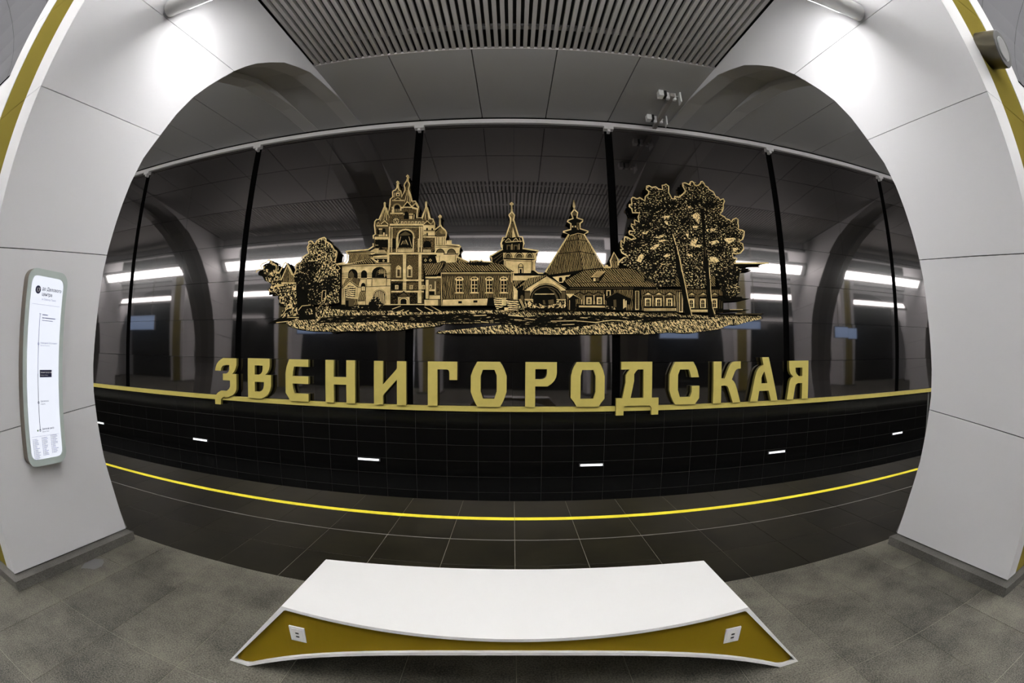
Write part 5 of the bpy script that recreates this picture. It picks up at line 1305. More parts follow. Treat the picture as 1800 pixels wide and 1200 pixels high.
K|2619,2651 2618,2602 2626,2602 2627,2651
K|2645,2651 2644,2603 2652,2603 2653,2651
K|2671,2652 2670,2603 2678,2603 2679,2652
K|2697,2652 2696,2604 2704,2604 2705,2652
K|2723,2653 2722,2604 2731,2604 2732,2653
K|2750,2653 2749,2605 2757,2605 2758,2654
K|2776,2654 2775,2605 2783,2605 2784,2654
K|2803,2654 2802,2606 2810,2606 2811,2655
K|2829,2655 2828,2606 2836,2607 2837,2655
K|2856,2656 2855,2607 2863,2607 2864,2656
K|2882,2656 2881,2608 2890,2608 2891,2656
K|2909,2657 2908,2608 2916,2608 2917,2657
K|2936,2657 2935,2609 2943,2609 2944,2658
K|2963,2658 2961,2609 2970,2609 2971,2658
K|2989,2659 2988,2610 2997,2610 2998,2659
K|3016,2659 3015,2610 3023,2611 3025,2659
K|3043,2660 3042,2611 3050,2611 3052,2660
K|3070,2661 3069,2612 3077,2612 3079,2661
K|3097,2661 3096,2612 3105,2612 3106,2661
K|2477,2595 3170,2609 3169,2574 2477,2561
K|3159,2992 3319,2998 3306,2577 3146,2574
G|3208,2973 3295,2976 3283,2584 3196,2582
K|3226,2967 3272,2968 3261,2604 3215,2603
D|3234,2960 3264,2961 3253,2611 3223,2610
G|3169,2979 3181,2979 3169,2588 3157,2588
K|3394,2919 3491,2978 3481,2993 3384,2934;3471,2976 3581,2926 3591,2942 3481,2993
G|3433,2934 3485,2968 3542,2938
K|3392,2895 3556,2900 3548,2667 3385,2663
G|3414,2853 3539,2857 3533,2674 3408,2671
K|3432,2685 3435,2797 3439,2810 3446,2821 3458,2828 3472,2831 3485,2829 3496,2822 3503,2812 3505,2800 3502,2687
G|3467,2833 3462,2684 3470,2684 3475,2833
G|3432,2759 3506,2761 3507,2768 3432,2766
K|3644,2928 3744,2987 3734,3002 3634,2943;3723,2985 3836,2934 3846,2951 3734,3002
G|3684,2942 3738,2977 3796,2946
K|3643,2903 3810,2908 3801,2674 3634,2669
G|3665,2861 3792,2865 3785,2680 3658,2677
K|3682,2692 3686,2805 3690,2817 3698,2828 3710,2836 3723,2839 3737,2837 3748,2830 3756,2820 3758,2807 3754,2694
G|3719,2841 3714,2691 3721,2691 3727,2841
G|3683,2766 3759,2768 3759,2775 3683,2773
K|3900,2937 4003,2996 3993,3012 3890,2952;3982,2995 4097,2944 4108,2960 3992,3012
G|3941,2952 3997,2987 4056,2956
K|3899,2911 4070,2917 4061,2681 3890,2676
G|3921,2869 4052,2874 4045,2687 3914,2684
K|3939,2699 3943,2813 3947,2826 3955,2836 3967,2844 3981,2847 3995,2845 4007,2838 4014,2828 4017,2815 4012,2701
G|3977,2849 3971,2698 3979,2698 3985,2849
G|3939,2774 4018,2776 4018,2783 3940,2781
K|3369,2663 4185,2684 4184,2663 3369,2642
G|3369,2637 3824,2649 3823,2603 3368,2593
K|4063,2939 4196,2944 4184,2656 4051,2652
D|4104,2901 4087,2678 4100,2678 4118,2901
D|4153,2888 4136,2680 4149,2680 4167,2888
K|4012,2894 4345,2906 4830,2902 4652,2862 4174,2820
K|4002,2651 4837,2679 4642,2654 4000,2594
K|4000,2577 5196,2611 5140,2586 3999,2551
G|4463,2579 4626,2583 4626,2593 4464,2589
G|4331,2659 4647,2668 4647,2678 4331,2669
D|4497,2572 5108,2591 5108,2603 4497,2583""",
'pine_trees':"""F|1995,3515 2170,3622 2047,3702 2056,3937 2130,4012 2344,4006 2221,4103 2335,4141 2277,4266 2442,4348 2468,4514 2314,4521 2258,4674 2309,4702 2308,4828 2576,4804 2671,4972 2648,5107 2905,5068 2990,5066 3068,5178 3124,5130 3121,4991 3187,4868 3322,4922 3475,5058 3440,5239 3662,5306 3748,5298 3587,3378 2396,3329 2163,3429
F|3192,4877 3413,5017 3491,5094 3437,5257 3578,5244 3656,5306 3739,5234 3896,5332 3959,5240 4177,5032 4282,4964 4361,4990 4374,4938 4336,4776 4246,4645 4461,4536 4622,4595 4656,4373 4787,4316 4749,4142 4625,4078 4738,4039 4727,3920 4524,3805 4430,3815 4533,3690 4525,3591 4668,3451 4319,3334 3087,3278
KF|2509,4657 2711,4721 2896,4734 3037,4813 3246,4847 3361,4772 3384,4638 3259,4594 3020,4592 2814,4528 2619,4581 2490,4606
KF|2373,4272 2578,4446 2746,4507 2757,4425 2686,4339 2697,4242 2627,4173 2466,4196 2355,4222
KF|2118,3908 2360,4014 2621,4060 2731,3986 2646,3918 2417,3859 2333,3761 2111,3720 2083,3813
KF|2741,4163 2911,4238 2993,4211 3054,4117 2851,4073 2770,4100
KF|2502,3612 2621,3742 2834,3768 2830,3689 2928,3662 2759,3560 2547,3520
KF|3278,4395 3425,4506 3563,4484 3499,4345 3341,4317
KF|3453,4882 3726,4942 3941,4911 4051,4905 4193,4849 4071,4750 3851,4746 3528,4735
KF|3871,4391 4156,4500 4455,4475 4562,4399 4288,4324 4146,4397 3976,4349
KF|4237,4185 4510,4275 4657,4202 4494,4104 4270,4137
KF|3982,4215 4208,4267 4125,4176 3961,4180
KF|3474,4079 3729,4196 3795,4135 3613,4072
KF|3867,3909 4180,3964 4362,3910 4204,3800 4024,3838
KF|3421,3816 3706,3899 3771,3821 3573,3761
KF|3312,4870 3440,4933 3468,4849 3341,4804
FS|2640,3806 2742,3891 2842,3912 2806,3846 2671,3776
FS|2392,3638 2458,3704 2504,3659 2435,3516 2356,3544
FS|2750,4035 2920,4109 2986,4097 2849,4024
FS|2895,3661 2998,3729 3063,3701 2977,3649
FS|2962,4488 3099,4515 3078,4463 2974,4423
FS|2971,4373 3038,4378 3051,4313 2984,4325
FS|2855,3510 3054,3527 3153,3508 2853,3479
FS|2495,4133 2626,4157 2591,4106 2501,4085
FS|2813,3974 2947,4014 2979,3984 2844,3944
FS|3582,4552 3695,4630 3779,4569 3726,4379 3662,4458
FS|3991,4316 4119,4310 4059,4255 3987,4266
FS|4268,4120 4537,4158 4571,4110 4371,4011
FS|3479,3917 3559,4052 3682,4061 3603,3941 3763,3951 3722,3883
FS|3911,4011 4116,4075 4168,4029 3998,3967
FS|3866,3649 3942,3718 4105,3712 4156,3650 4080,3613 3917,3619
FS|3494,4749 3599,4741 3524,4700
FS|3581,4334 3705,4344 3701,4294 3586,4285
FS|3879,4274 3935,4295 3911,4226
FS|3410,4157 3480,4162 3455,4062
FS|3380,3718 3520,3742 3533,3678
FS|4478,3935 4613,3945 4547,3857 4472,3868
K|2706,3962 2944,3908 2950,3925 2712,3979;2932,3912 3136,3806 3146,3822 2942,3928
K|2860,3713 3138,3744 3138,3761 2859,3731
K|2836,4512 2995,4300 3011,4311 2851,4524;2989,4308 3086,4159 3102,4170 3005,4319
K|2820,3554 3030,3589 3029,3606 2818,3571;3017,3588 3160,3570 3164,3587 3021,3605
K|3099,4162 3151,4390 3133,4391 3081,4164;3151,4383 3124,4524 3106,4518 3132,4377
K|3257,4039 3358,4169 3343,4178 3242,4049
K|3869,4675 4015,4579 4029,4595 3883,4691
K|3819,4676 3717,4813 3700,4800 3802,4663
K|3863,4200 4121,4115 4131,4133 3872,4217
K|3875,4031 4094,4134 4087,4150 3868,4047
K|3838,3902 4093,3783 4104,3799 3849,3918
K|3973,3799 4220,3562 4235,3575 3989,3813
K|4106,4089 4251,3959 4267,3972 4121,4103
K|3813,4359 3938,4424 3931,4440 3806,4374
F|2501,3446 3145,3530 3139,3076 2929,3083 2780,3050 2749,3007 2708,3117 2493,3208
KF|2499,3389 2648,3466 2768,3499 2794,3429 2671,3312 2580,3211 2491,3138
KF|2772,3245 2982,3281 3117,3273 3145,3217 3008,3198 2844,3206
KF|3324,3438 3560,3479 3620,3424 3397,3356 3337,3382
F|3351,3354 3779,3403 3777,3071 3383,3057
KF|3943,3440 4209,3469 4450,3512 4621,3492 4573,3296 4547,3162 4596,3120 4571,2987 4344,2891 4226,2887 4104,3099 4034,3313
F|4274,3165 4532,3206 4577,3090 4500,2941 4312,2933
F|4051,3578 4391,3643 4543,3607 4607,3536 4210,3476
K|3075,4184 3125,4171 3147,3994 3197,3836 3225,3598 3264,3363 3163,3359 3154,3674 3131,3864 3109,4056
K|3154,3703 3262,3709 3292,3423 3341,3140 3376,2859 3474,2532 3304,2522 3289,2786 3232,3108 3169,3417
G|3119,4124 3176,3907 3196,3913 3139,4131
G|3189,3887 3236,3639 3256,3644 3208,3892;3234,3650 3272,3373 3292,3377 3254,3654
G|3234,3682 3281,3372 3301,3376 3254,3687;3279,3383 3337,3076 3357,3080 3299,3387;3335,3087 3381,2824 3401,2828 3355,3091;3379,2834 3450,2531 3470,2536 3399,2839
K|3783,4706 3875,4714 3857,4440 3841,4039 3851,3423 3762,3418 3791,4201
K|3792,3739 3866,3744 3879,3451 3891,3090 3905,2876 3921,2648 3982,2508 3820,2490 3814,2802 3806,3159 3798,3447
G|3880,3485 3884,3258 3900,3260 3897,3486
G|3890,3239 3887,3014 3904,3015 3907,3240;3887,3022 3900,2814 3917,2815 3904,3024
G|3921,2678 3969,2558 3985,2563 3937,2684
D|3928,2622 3959,2516 3974,2520 3943,2626
D|3814,3909 3818,3706 3833,3708 3829,3912
G|3886,3592 3960,3620 3957,3630 3883,3601;3949,3620 4036,3593 4041,3603 3954,3630;4038,3605 3947,3576 3949,3566 4040,3595;3956,3577 3885,3586 3882,3575 3953,3566
G|4463,3610 5147,3655 5149,3674 4465,3629;5133,3654 5334,3667 5335,3687 5135,3673
K|4456,3594 5025,3626 4625,3545 4469,3543
K|4624,3530 4979,3517 4655,3476""",
'meadow':"""S|-4593,2356 -3960,2563 -3510,2617 -2654,2569 -1653,2582 -1075,2534 -1072,2336 -1301,2326 -1377,2284 -1881,2243 -2157,2201 -2726,2185 -3105,2190 -3583,2175 -4108,2197 -4443,2267
S|-1291,2563 -157,2584 1066,2575 2136,2572 2500,2568 2494,2163 2132,2159 781,2136 -303,2142 -1418,2150 -1361,2188 -999,2219 -305,2297 32,2331 -230,2350 -1287,2332
S|2477,2561 3169,2581 3305,2536 3521,2554 3821,2533 3983,2551 5139,2565 5174,2510 4703,2411 4546,2368 4376,2376 4090,2274 3498,2191 2982,2199 2471,2147
KS|-3905,2341 -3772,2450 -3286,2486 -2652,2501 -2044,2488 -1075,2515 -1072,2351 -1378,2339 -1942,2335 -2443,2374 -2855,2352 -3500,2349
KS|-1290,2506 -909,2529 -457,2522 -82,2509 180,2454 781,2506 1047,2499 1352,2512 2135,2495 2499,2520 2497,2433 2134,2399 1739,2365 1447,2314 1122,2274 744,2261 406,2268 144,2247 32,2303 -342,2320 13,2337 -230,2354 -718,2352 -1039,2347 -1287,2339
KS|2475,2493 2765,2498 3182,2512 3304,2501 3061,2448 2764,2402 2474,2384
KS|3304,2494 3803,2476 3997,2480 3835,2455 3211,2451 2911,2425
K|-2288,2605 -2149,2662 -1655,2668 -1461,2649 -1266,2553 -1652,2544 -1848,2535 -2086,2565
G|-2166,2538 -2059,2589 -2066,2603 -2173,2551
G|-2067,2528 -1960,2569 -1966,2583 -2073,2542
G|-1819,2618 -1692,2536 -1683,2548 -1810,2630
G|-1546,2654 -1343,2544 -1336,2558 -1539,2667
G|-1662,2635 -1497,2554 -1490,2568 -1655,2649
G|-2289,2596 -2121,2656 -2127,2670 -2295,2611
K|-4297,2401 -4304,2556 -4227,2624 -4070,2655 -3912,2619 -3903,2415
FG|-3913,2653 -3689,2768 -3531,2630 -3601,2496 -3865,2431
FG|-4187,2623 -4010,2637 -3966,2534 -4102,2502
K|-3959,2658 -3960,2429 -3945,2428 -3945,2657
G|-4712,2431 -4456,2500 -4462,2515 -4718,2445;-4468,2498 -4296,2514 -4299,2529 -4471,2513
G|-4837,2354 -4534,2379 -4537,2394 -4840,2369
G|-4695,2458 -4294,2454 -4295,2469 -4696,2473
K|-5048,2346 -4710,2448 -4506,2515 -4464,2498 -4688,2422
G|702,2376 1165,2390 1164,2404 702,2390;1156,2390 1548,2361 1549,2375 1157,2404;1541,2361 1862,2408 1860,2422 1539,2375;1852,2407 2138,2395 2139,2409 1853,2421
G|-591,2359 -451,2346 -450,2359 -590,2373
G|213,2420 409,2401 410,2415 215,2433
G|910,2312 1146,2324 1145,2337 909,2325
G|1252,2448 1394,2443 1395,2457 1252,2461
G|-87,2482 184,2459 186,2475 -86,2498
G|26,2398 166,2389 167,2405 27,2414
G|-724,2470 -489,2480 -489,2496 -725,2486""",
}
LETTERS=[
('З',['-6460,1334 -6446,1392 -6412,1473 -6361,1531 -6299,1573 -6221,1611 -6125,1611 -5841,1611 -5841,1459 -5869,1388 -5903,1331 -5957,1276 -5841,1276 -5841,1024 -5847,945 -5886,879 -5953,826 -6077,773 -6212,773 -6271,741 -6296,706 -6306,602 -6470,602 -6470,740 -6446,803 -6381,858 -6286,906 -6130,906 -6057,952 -6024,1007 -6024,1132 -6228,1132 -6228,1276 -6134,1276 -6070,1311 -6042,1369 -6042,1463 -6162,1463 -6230,1442 -6275,1393 -6288,1334']),
('В',['-5528,1622 -4960,1622 -4960,1469 -4979,1394 -5013,1338 -5072,1286 -4927,1286 -4927,1062 -4953,973 -5002,895 -5079,837 -5174,789 -5295,789 -5528,789', '-5344,1476 -5140,1476 -5140,1396 -5152,1348 -5183,1310 -5234,1286 -5344,1286', '-5344,1136 -5107,1136 -5112,1055 -5132,992 -5170,956 -5222,934 -5344,934']),
('Е',['-4483,1621 -4033,1621 -4033,1476 -4366,1476 -4388,1376 -4398,1286 -4033,1286 -4033,1136 -4402,1136 -4389,1043 -4355,942 -4033,942 -4033,781 -4458,781 -4504,851 -4570,943 -4570,1076 -4570,1210 -4570,1344 -4541,1486']),
('Н',['-3650,1624 -3468,1624 -3468,1295 -3200,1295 -3200,1624 -3017,1624 -3017,792 -3200,792 -3200,1149 -3468,1149 -3468,792 -3650,792']),
('И',['-2628,1620 -2446,1620 -2446,1177 -2189,1454 -2170,1489 -2170,1620 -1990,1620 -1990,791 -2170,791 -2170,1277 -2427,994 -2446,956 -2446,791 -2628,791']),
('Г',['-1574,1624 -1020,1624 -1020,1284 -1166,1284 -1166,1417 -1173,1451 -1191,1472 -1219,1479 -1390,1479 -1390,798 -1574,798']),
('О',['-647,1628 -232,1628 -189,1567 -148,1482 -108,1366 -108,1226 -108,1073 -149,950 -185,870 -227,796 -644,796 -681,858 -724,950 -767,1066 -767,1220 -767,1367 -726,1483 -689,1557', '-546,1480 -331,1480 -289,1377 -289,1225 -289,1084 -332,945 -540,945 -585,1081 -585,1222 -585,1362']),
('Р',['236,1628 816,1628 816,1419 801,1345 770,1284 719,1229 646,1179 548,1179 418,1179 418,798 236,798', '418,1498 637,1498 635,1418 622,1369 598,1335 559,1317 510,1310 418,1310']),
('О',['1185,1630 1605,1630 1643,1572 1685,1479 1716,1362 1716,1219 1716,1070 1716,946 1651,866 1608,798 1191,798 1149,871 1078,964 1078,1075 1078,1222 1078,1370 1105,1480 1142,1560', '1288,1482 1501,1482 1543,1369 1543,1220 1543,1072 1502,947 1260,947 1260,1074 1260,1222 1260,1370']),
('Д',['2034,1635 2649,1635 2649,950 2788,950 2788,624 2649,624 2649,753 2627,785 2600,802 2136,802 2104,792 2092,765 2092,624 1942,624 1942,950 2062,950 2122,1241 2122,1378 2159,1440 2202,1488 2034,1488', '2225,950 2290,1277 2290,1402 2323,1452 2362,1488 2475,1488 2475,950']),
('С',['3120,1630 3510,1630 3561,1550 3598,1466 3637,1328 3463,1328 3444,1416 3418,1482 3226,1482 3186,1380 3186,1227 3186,1086 3231,949 3445,949 3481,1041 3481,1160 3650,1160 3650,1036 3650,920 3562,804 3141,804 3090,870 3046,961 3006,1089 3006,1230 3006,1383 3058,1516']),
('К',['3962,1631 4144,1631 4144,1296 4219,1294 4269,1417 4312,1511 4349,1573 4401,1617 4476,1631 4598,1631 4598,1485 4538,1483 4490,1464 4456,1420 4387,1269 4436,1230 4475,1172 4516,1069 4597,826 4604,802 4422,802 4353,985 4308,1100 4281,1139 4229,1150 4144,1149 4144,802 3962,802']),
('А',['5126,1709 5303,1709 5554,804 5376,804 5310,1016 5068,1016 5032,804 4842,804 4953,1302 4988,1411 5030,1475 5086,1522 5164,1551', '5193,1414 5269,1171 5118,1171 5118,1285 5150,1356 5169,1392']),
('Я',['5852,1628 6410,1628 6410,804 6233,804 6233,1146 6104,1146 6050,1120 6025,1046 5986,804 5805,804 5854,1093 5873,1193 5906,1255 5977,1291 5901,1347 5864,1414 5852,1495', '6033,1480 6233,1480 6233,1296 6136,1296 6072,1343 6040,1397']),
]

def pts(s): return [(int(a)/1000, int(b)/1000) for a, b in (q.split(',') for q in s.split())]
# ------------------------------------------------------------------ station name
sign = empty('station_sign', (0, WALL_Y, 0.76))
tag(sign, 'gold station name letters standing on a long gold bar across the black wall', 'sign')
def at(o, parent): o.parent = parent; o.matrix_parent_inverse = Matrix.Translation(-Vector(parent.location)); return o
at(MB().box(-31, 31, 8.715, 8.80, 0.70, 0.795).build('bar', gold_letter), sign)
for ch, loops in LETTERS:
    lp = [pts(s) for s in loops]
    mb = MB().holes(lp, lambda x, z: (x, 8.66, z), lambda x, z: (x, 8.745, z), 0, 1)
    o = at(mb.build('letter', [gold_letter, gold_side]), sign)
    x0 = sum(p[0] for p in lp[0])/len(lp[0])
    mb = MB()
    for z in (0.95, 1.4):
        mb.tube((lp[0][0][0]*0.5+x0*0.5, 8.745, z), (lp[0][0][0]*0.5+x0*0.5, 8.81, z), 0.012, n=8)
    o['label'] = 'gold letter '+ch

# ------------------------------------------------------------------ engraved relief
relief = empty('monastery_relief', (0, WALL_Y, 2.1))
tag(relief, 'gold and black engraved plate of a walled monastery, churches and pines above the station name', 'artwork')
def cleaned(p):
    q = []
    for a in p:
        if not q or math.hypot(a[0]-q[-1][0], a[1]-q[-1][1]) > 0.004: q.append(a)
    return q
out = cleaned(pts(OUTLINE))
at(MB().prism(out, lambda x, z: (x, 8.70, z), lambda x, z: (x, 8.745, z)).build('backing_plate', PAL['K']), relief)
pk = list(PAL); 
level = 0
def layer_of(i): return 8.6995-0.0003-0.00012*i
for name in ('meadow', 'garden_trees', 'gate_tower', 'palace_wing', 'bell_tower', 'cathedral', 'church', 'tent_roof', 'long_house', 'archway', 'wooden_house', 'broad_tree', 'pine_trees'):
    mb = MB(); used = []
    for row in MURAL[name].split('\n'):
        m, body = row.split('|')
        if m not in used: used.append(m)
        mi = used.index(m); level += 1; y = layer_of(level)
        for poly in body.split(';'):
            q = cleaned(pts(poly))
            if len(q) < 3: continue
            i = len(mb.v); mb.v += [(x, y, z) for x, z in q]
            for t in tessellate_polygon([[Vector((a, b, 0)) for a, b in q]]):
                mb.f.append(tuple(i+k for k in t)); mb.m.append(mi)
    me = bpy.data.meshes.new(name); me.from_pydata(mb.v, [], mb.f)
    for m in used: me.materials.append(PAL[m])
    me.polygons.foreach_set('material_index', mb.m)
    # every engraved face looks at the platform
    flip = [p.index for p in me.polygons if p.normal.y > 0]
    import bmesh
    bm = bmesh.new(); bm.from_mesh(me); bm.faces.ensure_lookup_table()
    bmesh.ops.reverse_faces(bm, faces=[bm.faces[i] for i in flip]); bm.to_mesh(me); bm.free()
    at(link(name, me), relief)
mb = MB(); y = layer_of(level+6); RW = 0.026
for s in RIMS:
    q = cleaned(pts(s)); n = len(q)
    nor = []
    for i in range(n):
        a, b = q[max(0, i-1)], q[min(n-1, i+1)]
        dx, dz = b[0]-a[0], b[1]-a[1]; L = math.hypot(dx, dz) or 1
        nor.append((dz/L, -dx/L))
    for i in range(n-1):
        p0, p1 = q[i], q[i+1]
        mb.face([(p0[0], y, p0[1]), (p1[0], y, p1[1]), (p1[0]+nor[i+1][0]*RW, y, p1[1]+nor[i+1][1]*RW), (p0[0]+nor[i][0]*RW, y, p0[1]+nor[i][1]*RW)])
at(mb.build('rim', PAL['G']), relief)
for x, z in ((-4.6, 2.6), (-3.0, 2.5), (-2.0, 3.6), (0.2, 2.6), (1.1, 3.2), (3.0, 2.6), (3.4, 4.2)):
    at(MB().tube((x, 8.745, z), (x, 8.81, z), 0.02, n=10).build('mounting_stud', steel), relief)

# ------------------------------------------------------------------ bench
bench = empty('bench', (0.024, 2.165, 0))
tag(bench, 'white arch-shaped bench with an olive gold front and two power outlets', 'bench')
NB = 25
def bench_section(u):
    """u in -1..1 along the bench; x at top and at foot, top z and underside z"""
    return u
TOPW, FOOT_IN, FOOT_OUT = 1.143, 1.43, 1.555
def under(x): return max(0.0, 0.352-0.1722*x*x)
def front_y(x, z):
    t = min(1, abs(x)/1.145); top = lerp(-0.382, -0.323, t*t); bot = lerp(-0.382, -0.392, min(1, abs(x)/1.5))
    k = max(0, min(1, z/0.45)); return lerp(bot, top, k)
def ring(inset=0.0):
    """closed outline (x, z) of the bench seen from the front, the same count for any inset"""
    o = []
    tw = TOPW-inset*0.9; fo = FOOT_OUT-inset*1.75; fi = FOOT_IN-inset*0.4
    for k in range(NB): x = lerp(-tw, tw, k/(NB-1)); o.append((x, 0.45-inset))
    for k in range(1, 7): t = k/6; o.append((lerp(tw, fo, t), lerp(0.45-inset, inset, t)))
    for k in range(NB):
        x = lerp(fi, -fi, k/(NB-1)); o.append((x, under(x)*(1.0)+inset if abs(x) < fi-0.001 else inset))
    for k in range(0, 6): t = k/6; o.append((lerp(-fo, -tw, t), lerp(inset, 0.45-inset, t)))
    return o
R0, R1 = ring(0), ring(0.017)
mb = MB(); n = len(R0)
def bp(x, z, s, d=0): 
    y = front_y(x, z)+d
    return (x, y if s < 0 else -y, z)
for s in (-1, 1):
    for R, d in ((R0, 0), (R1, 0), (R1, 0.022)): mb.v += [bp(x, z, s, d) for x, z in R]
for k in range(n):
    j = (k+1) % n
    mb.f.append((k, j, 3*n+j, 3*n+k)); mb.m.append(0)
    for o in (0, 3*n):
        mb.f.append((o+k, o+j, o+n+j, o+n+k)); mb.m.append(0)
        mb.f.append((o+n+k, o+n+j, o+2*n+j, o+2*n+k)); mb.m.append(0)
mb.build('shell', bench_white, bench)
for s, nm in ((-1, 'gold_panel'), (1, 'gold_panel')):
    mb = MB(); R = ring(0.016)
    # strips between the top edge and the lower edge
    xs = [lerp(-1.50, 1.50, k/60) for k in range(61)]
    def top_z(x): return 0.434 if abs(x) < TOPW-0.014 else max(0.017, lerp(0.434, 0.017, (abs(x)-(TOPW-0.014))/(FOOT_OUT-0.028-(TOPW-0.014))))
    def bot_z(x): return max(0.016, under(x)+0.016)
    for a, b in zip(xs, xs[1:]):
        mb.face([bp(a, bot_z(a), s, 0.020), bp(b, bot_z(b), s, 0.020), bp(b, max(bot_z(b), top_z(b)), s, 0.020), bp(a, max(bot_z(a), top_z(a)), s, 0.020)])
    mb.build(nm, bench_gold, bench)
for s in (-1, 1):
    cx, czz = s*1.074, 0.299
    y0 = front_y(cx, czz)+0.020
    fp = MB().box(-0.043, 0.043, -0.010, 0.0, -0.045, 0.045).box(-0.030, 0.030, -0.0125, -0.010, -0.034, 0.034).build('power_outlet', plastic_white, bench, (cx, y0, czz))
    for dz in (0.009, -0.013):
        MB().box(-0.009, 0.009, -0.0145, -0.0124, dz-0.004, dz+0.004).build('usb_port', plastic_black, fp)

# ------------------------------------------------------------------ lit route sign on the left pylon
route = empty('route_sign', (-3.44, 1.955, 0.84))
tag(route, 'tall backlit route sign with rounded corners on the left white pylon', 'sign')
SY, SZ, SW, SH = 1.952, 1.54, 0.432, 1.40
def sx(z): return -(3.385-0.0364*z)
def rrect(w, h, r, n=8):
    o = []
    for cx, cz, a0 in ((w/2-r, h/2-r, 0), (-w/2+r, h/2-r, 90), (-w/2+r, -h/2+r, 180), (w/2-r, -h/2+r, 270)):
        for k in range(n+1): a = math.radians(a0+90*k/n); o.append((cx+r*math.cos(a), cz+r*math.sin(a)))
    return o
def on_sign(d): return lambda u, v: (sx(SZ+v)+d, SY+u, SZ+v)
outer, inner = rrect(SW, SH, 0.085), rrect(SW-0.085, SH-0.10, 0.055)
at(MB().prism(outer, on_sign(-0.004), on_sign(-0.085)).build('housing', frame_side), route)
at(MB().holes([outer, inner], on_sign(0.0), on_sign(-0.004), 0, 0).build('frame', frame_grey), route)
at(MB().prism(inner, on_sign(-0.002), on_sign(-0.0035)).build('lit_face', sign_face), route)
def text_mesh(items, name, mat, parent, d):
    mb = MB()
    for body, u, v, size, bold in items:
        cu = bpy.data.curves.new('t', 'FONT'); cu.body = body; cu.size = size; cu.resolution_u = 2
        if bold: cu.offset = size*0.012
        ob = bpy.data.objects.new('t', cu); COL.objects.link(ob)
        dg = bpy.context.evaluated_depsgraph_get(); me = bpy.data.meshes.new_from_object(ob.evaluated_get(dg))
        i = len(mb.v)
        for q in me.vertices: mb.v.append(on_sign(d)(u+q.co.x, v+q.co.y))
        for p in me.polygons: mb.f.append(tuple(i+k for k in p.vertices)); mb.m.append(0)
        bpy.data.objects.remove(ob); bpy.data.curves.remove(cu); bpy.data.meshes.remove(me)
    return at(mb.build(name, mat), parent)
def bars(rects, name, mat, parent, d):
    mb = MB(); f = on_sign(d)
    for u0, u1, v0, v1 in rects: mb.face([f(u0, v0), f(u1, v0), f(u1, v1), f(u0, v1)])
    return at(mb.build(name, mat), parent)
def disc(u, v, r, n=20): return [(u+r*math.cos(2*math.pi*k/n), v+r*math.sin(2*math.pi*k/n)) for k in range(n)]
f = on_sign(0.0002)
UX = -0.055
def zrow(v): return v
mb = MB(); mb.face([f(*p) for p in disc(-0.10, 0.552, 0.029)])
mb.face([f(*p) for p in ((-0.045, 0.035), (0.085, 0.035), (0.085, 0.0), (-0.045, 0.0))][::1]) if False else None
at(mb.build('line_number_disc', navy), route)
text_mesh([('17', -0.118, 0.537, 0.040, True)], 'line_number', plastic_white, route, 0.0006)
text_mesh([('до Делового', -0.056, 0.553, 0.034, True), ('центра', -0.056, 0.515, 0.034, True)], 'heading', navy, route, 0.0004)
text_mesh([('to Delovoy Tsentr', -0.052, 0.484, 0.021, False)], 'subheading', pale_ink, route, 0.0004)
STOP = [0.385, 0.175, -0.035, -0.240, -0.440]
bars([(-0.15, 0.15, 0.450, 0.4515)], 'rule', pale_ink, route, 0.0004); bars([(-0.15, 0.15, -0.483, -0.4815)], 'rule', pale_ink, route, 0.0004)
bars([(UX-0.0022, UX+0.0022, STOP[2], STOP[0]), (UX-0.010, UX+0.010, STOP[0], STOP[0]+0.003)], 'route_line_faded', pale_ink, route, 0.0004)
bars([(UX-0.0025, UX+0.0025, STOP[4], STOP[2])], 'route_line', navy, route, 0.0004)
bars([(-0.035, 0.095, STOP[2]-0.026, STOP[2]+0.026)], 'current_stop_box', navy, route, 0.0004)
text_mesh([('Звенигородская', -0.031, STOP[2]+0.004, 0.0165, True), ('Zvenigorodskaya', -0.031, STOP[2]-0.015, 0.0125, False)], 'current_stop', plastic_white, route, 0.0008)
text_mesh([('Шелепиха', -0.033, STOP[3]+0.002, 0.018, False), ('Shelepikha', -0.033, STOP[3]-0.016, 0.012, False)], 'stop_name', navy, route, 0.0004)
text_mesh([('Деловой центр', -0.033, STOP[4]+0.002, 0.018, True), ('Delovoy Tsentr', -0.033, STOP[4]-0.016, 0.012, False)], 'stop_name', navy, route, 0.0004)
text_mesh([('Народное Ополчение', -0.033, STOP[1]+0.002, 0.017, False), ('Narodnoe Opolchenie', -0.033, STOP[1]-0.014, 0.011, False)], 'faded_stop_name', pale_ink, route, 0.0004)
bars([(-0.03, 0.03, 0.378, 0.384), (-0.03, 0.115, 0.356, 0.362), (-0.03, 0.09, 0.339, 0.343)], 'faded_lines', pale_ink, route, 0.0004)
for k, (v, mt) in enumerate(((STOP[1], pale_ink), (STOP[3], navy), (STOP[4], navy))):
    mb = MB().holes([disc(UX, v, 0.0095), disc(UX, v, 0.0055)], on_sign(0.0009), on_sign(0.0007), 0, 0)
    at(mb.build('stop_ring', mt), route)
mb = MB(); mb.face([on_sign(0.0006)(*p) for p in disc(UX-0.026, STOP[4], 0.007)]); at(mb.build('transfer_dot', plain('green dot', srgb(90, 140, 40), 0.5)), route)
rows = []
rr = random.Random(3)
for c, (u0, w, nrow, vtop) in enumerate(((-0.145, 0.075, 16, -0.503), (-0.045, 0.07, 14, -0.498), (0.055, 0.08, 14, -0.49))):
    for k in range(nrow):
        v = vtop-k*0.0098; ln = w*rr.uniform(0.45, 1.0)
        rows.append((u0, u0+0.008, v, v+0.005)); rows.append((u0+0.014, u0+0.014+ln*0.8, v+0.0008, v+0.0042))
tag(bars(rows, 'index_print', pale_ink, route, 0.0004), kind='stuff')

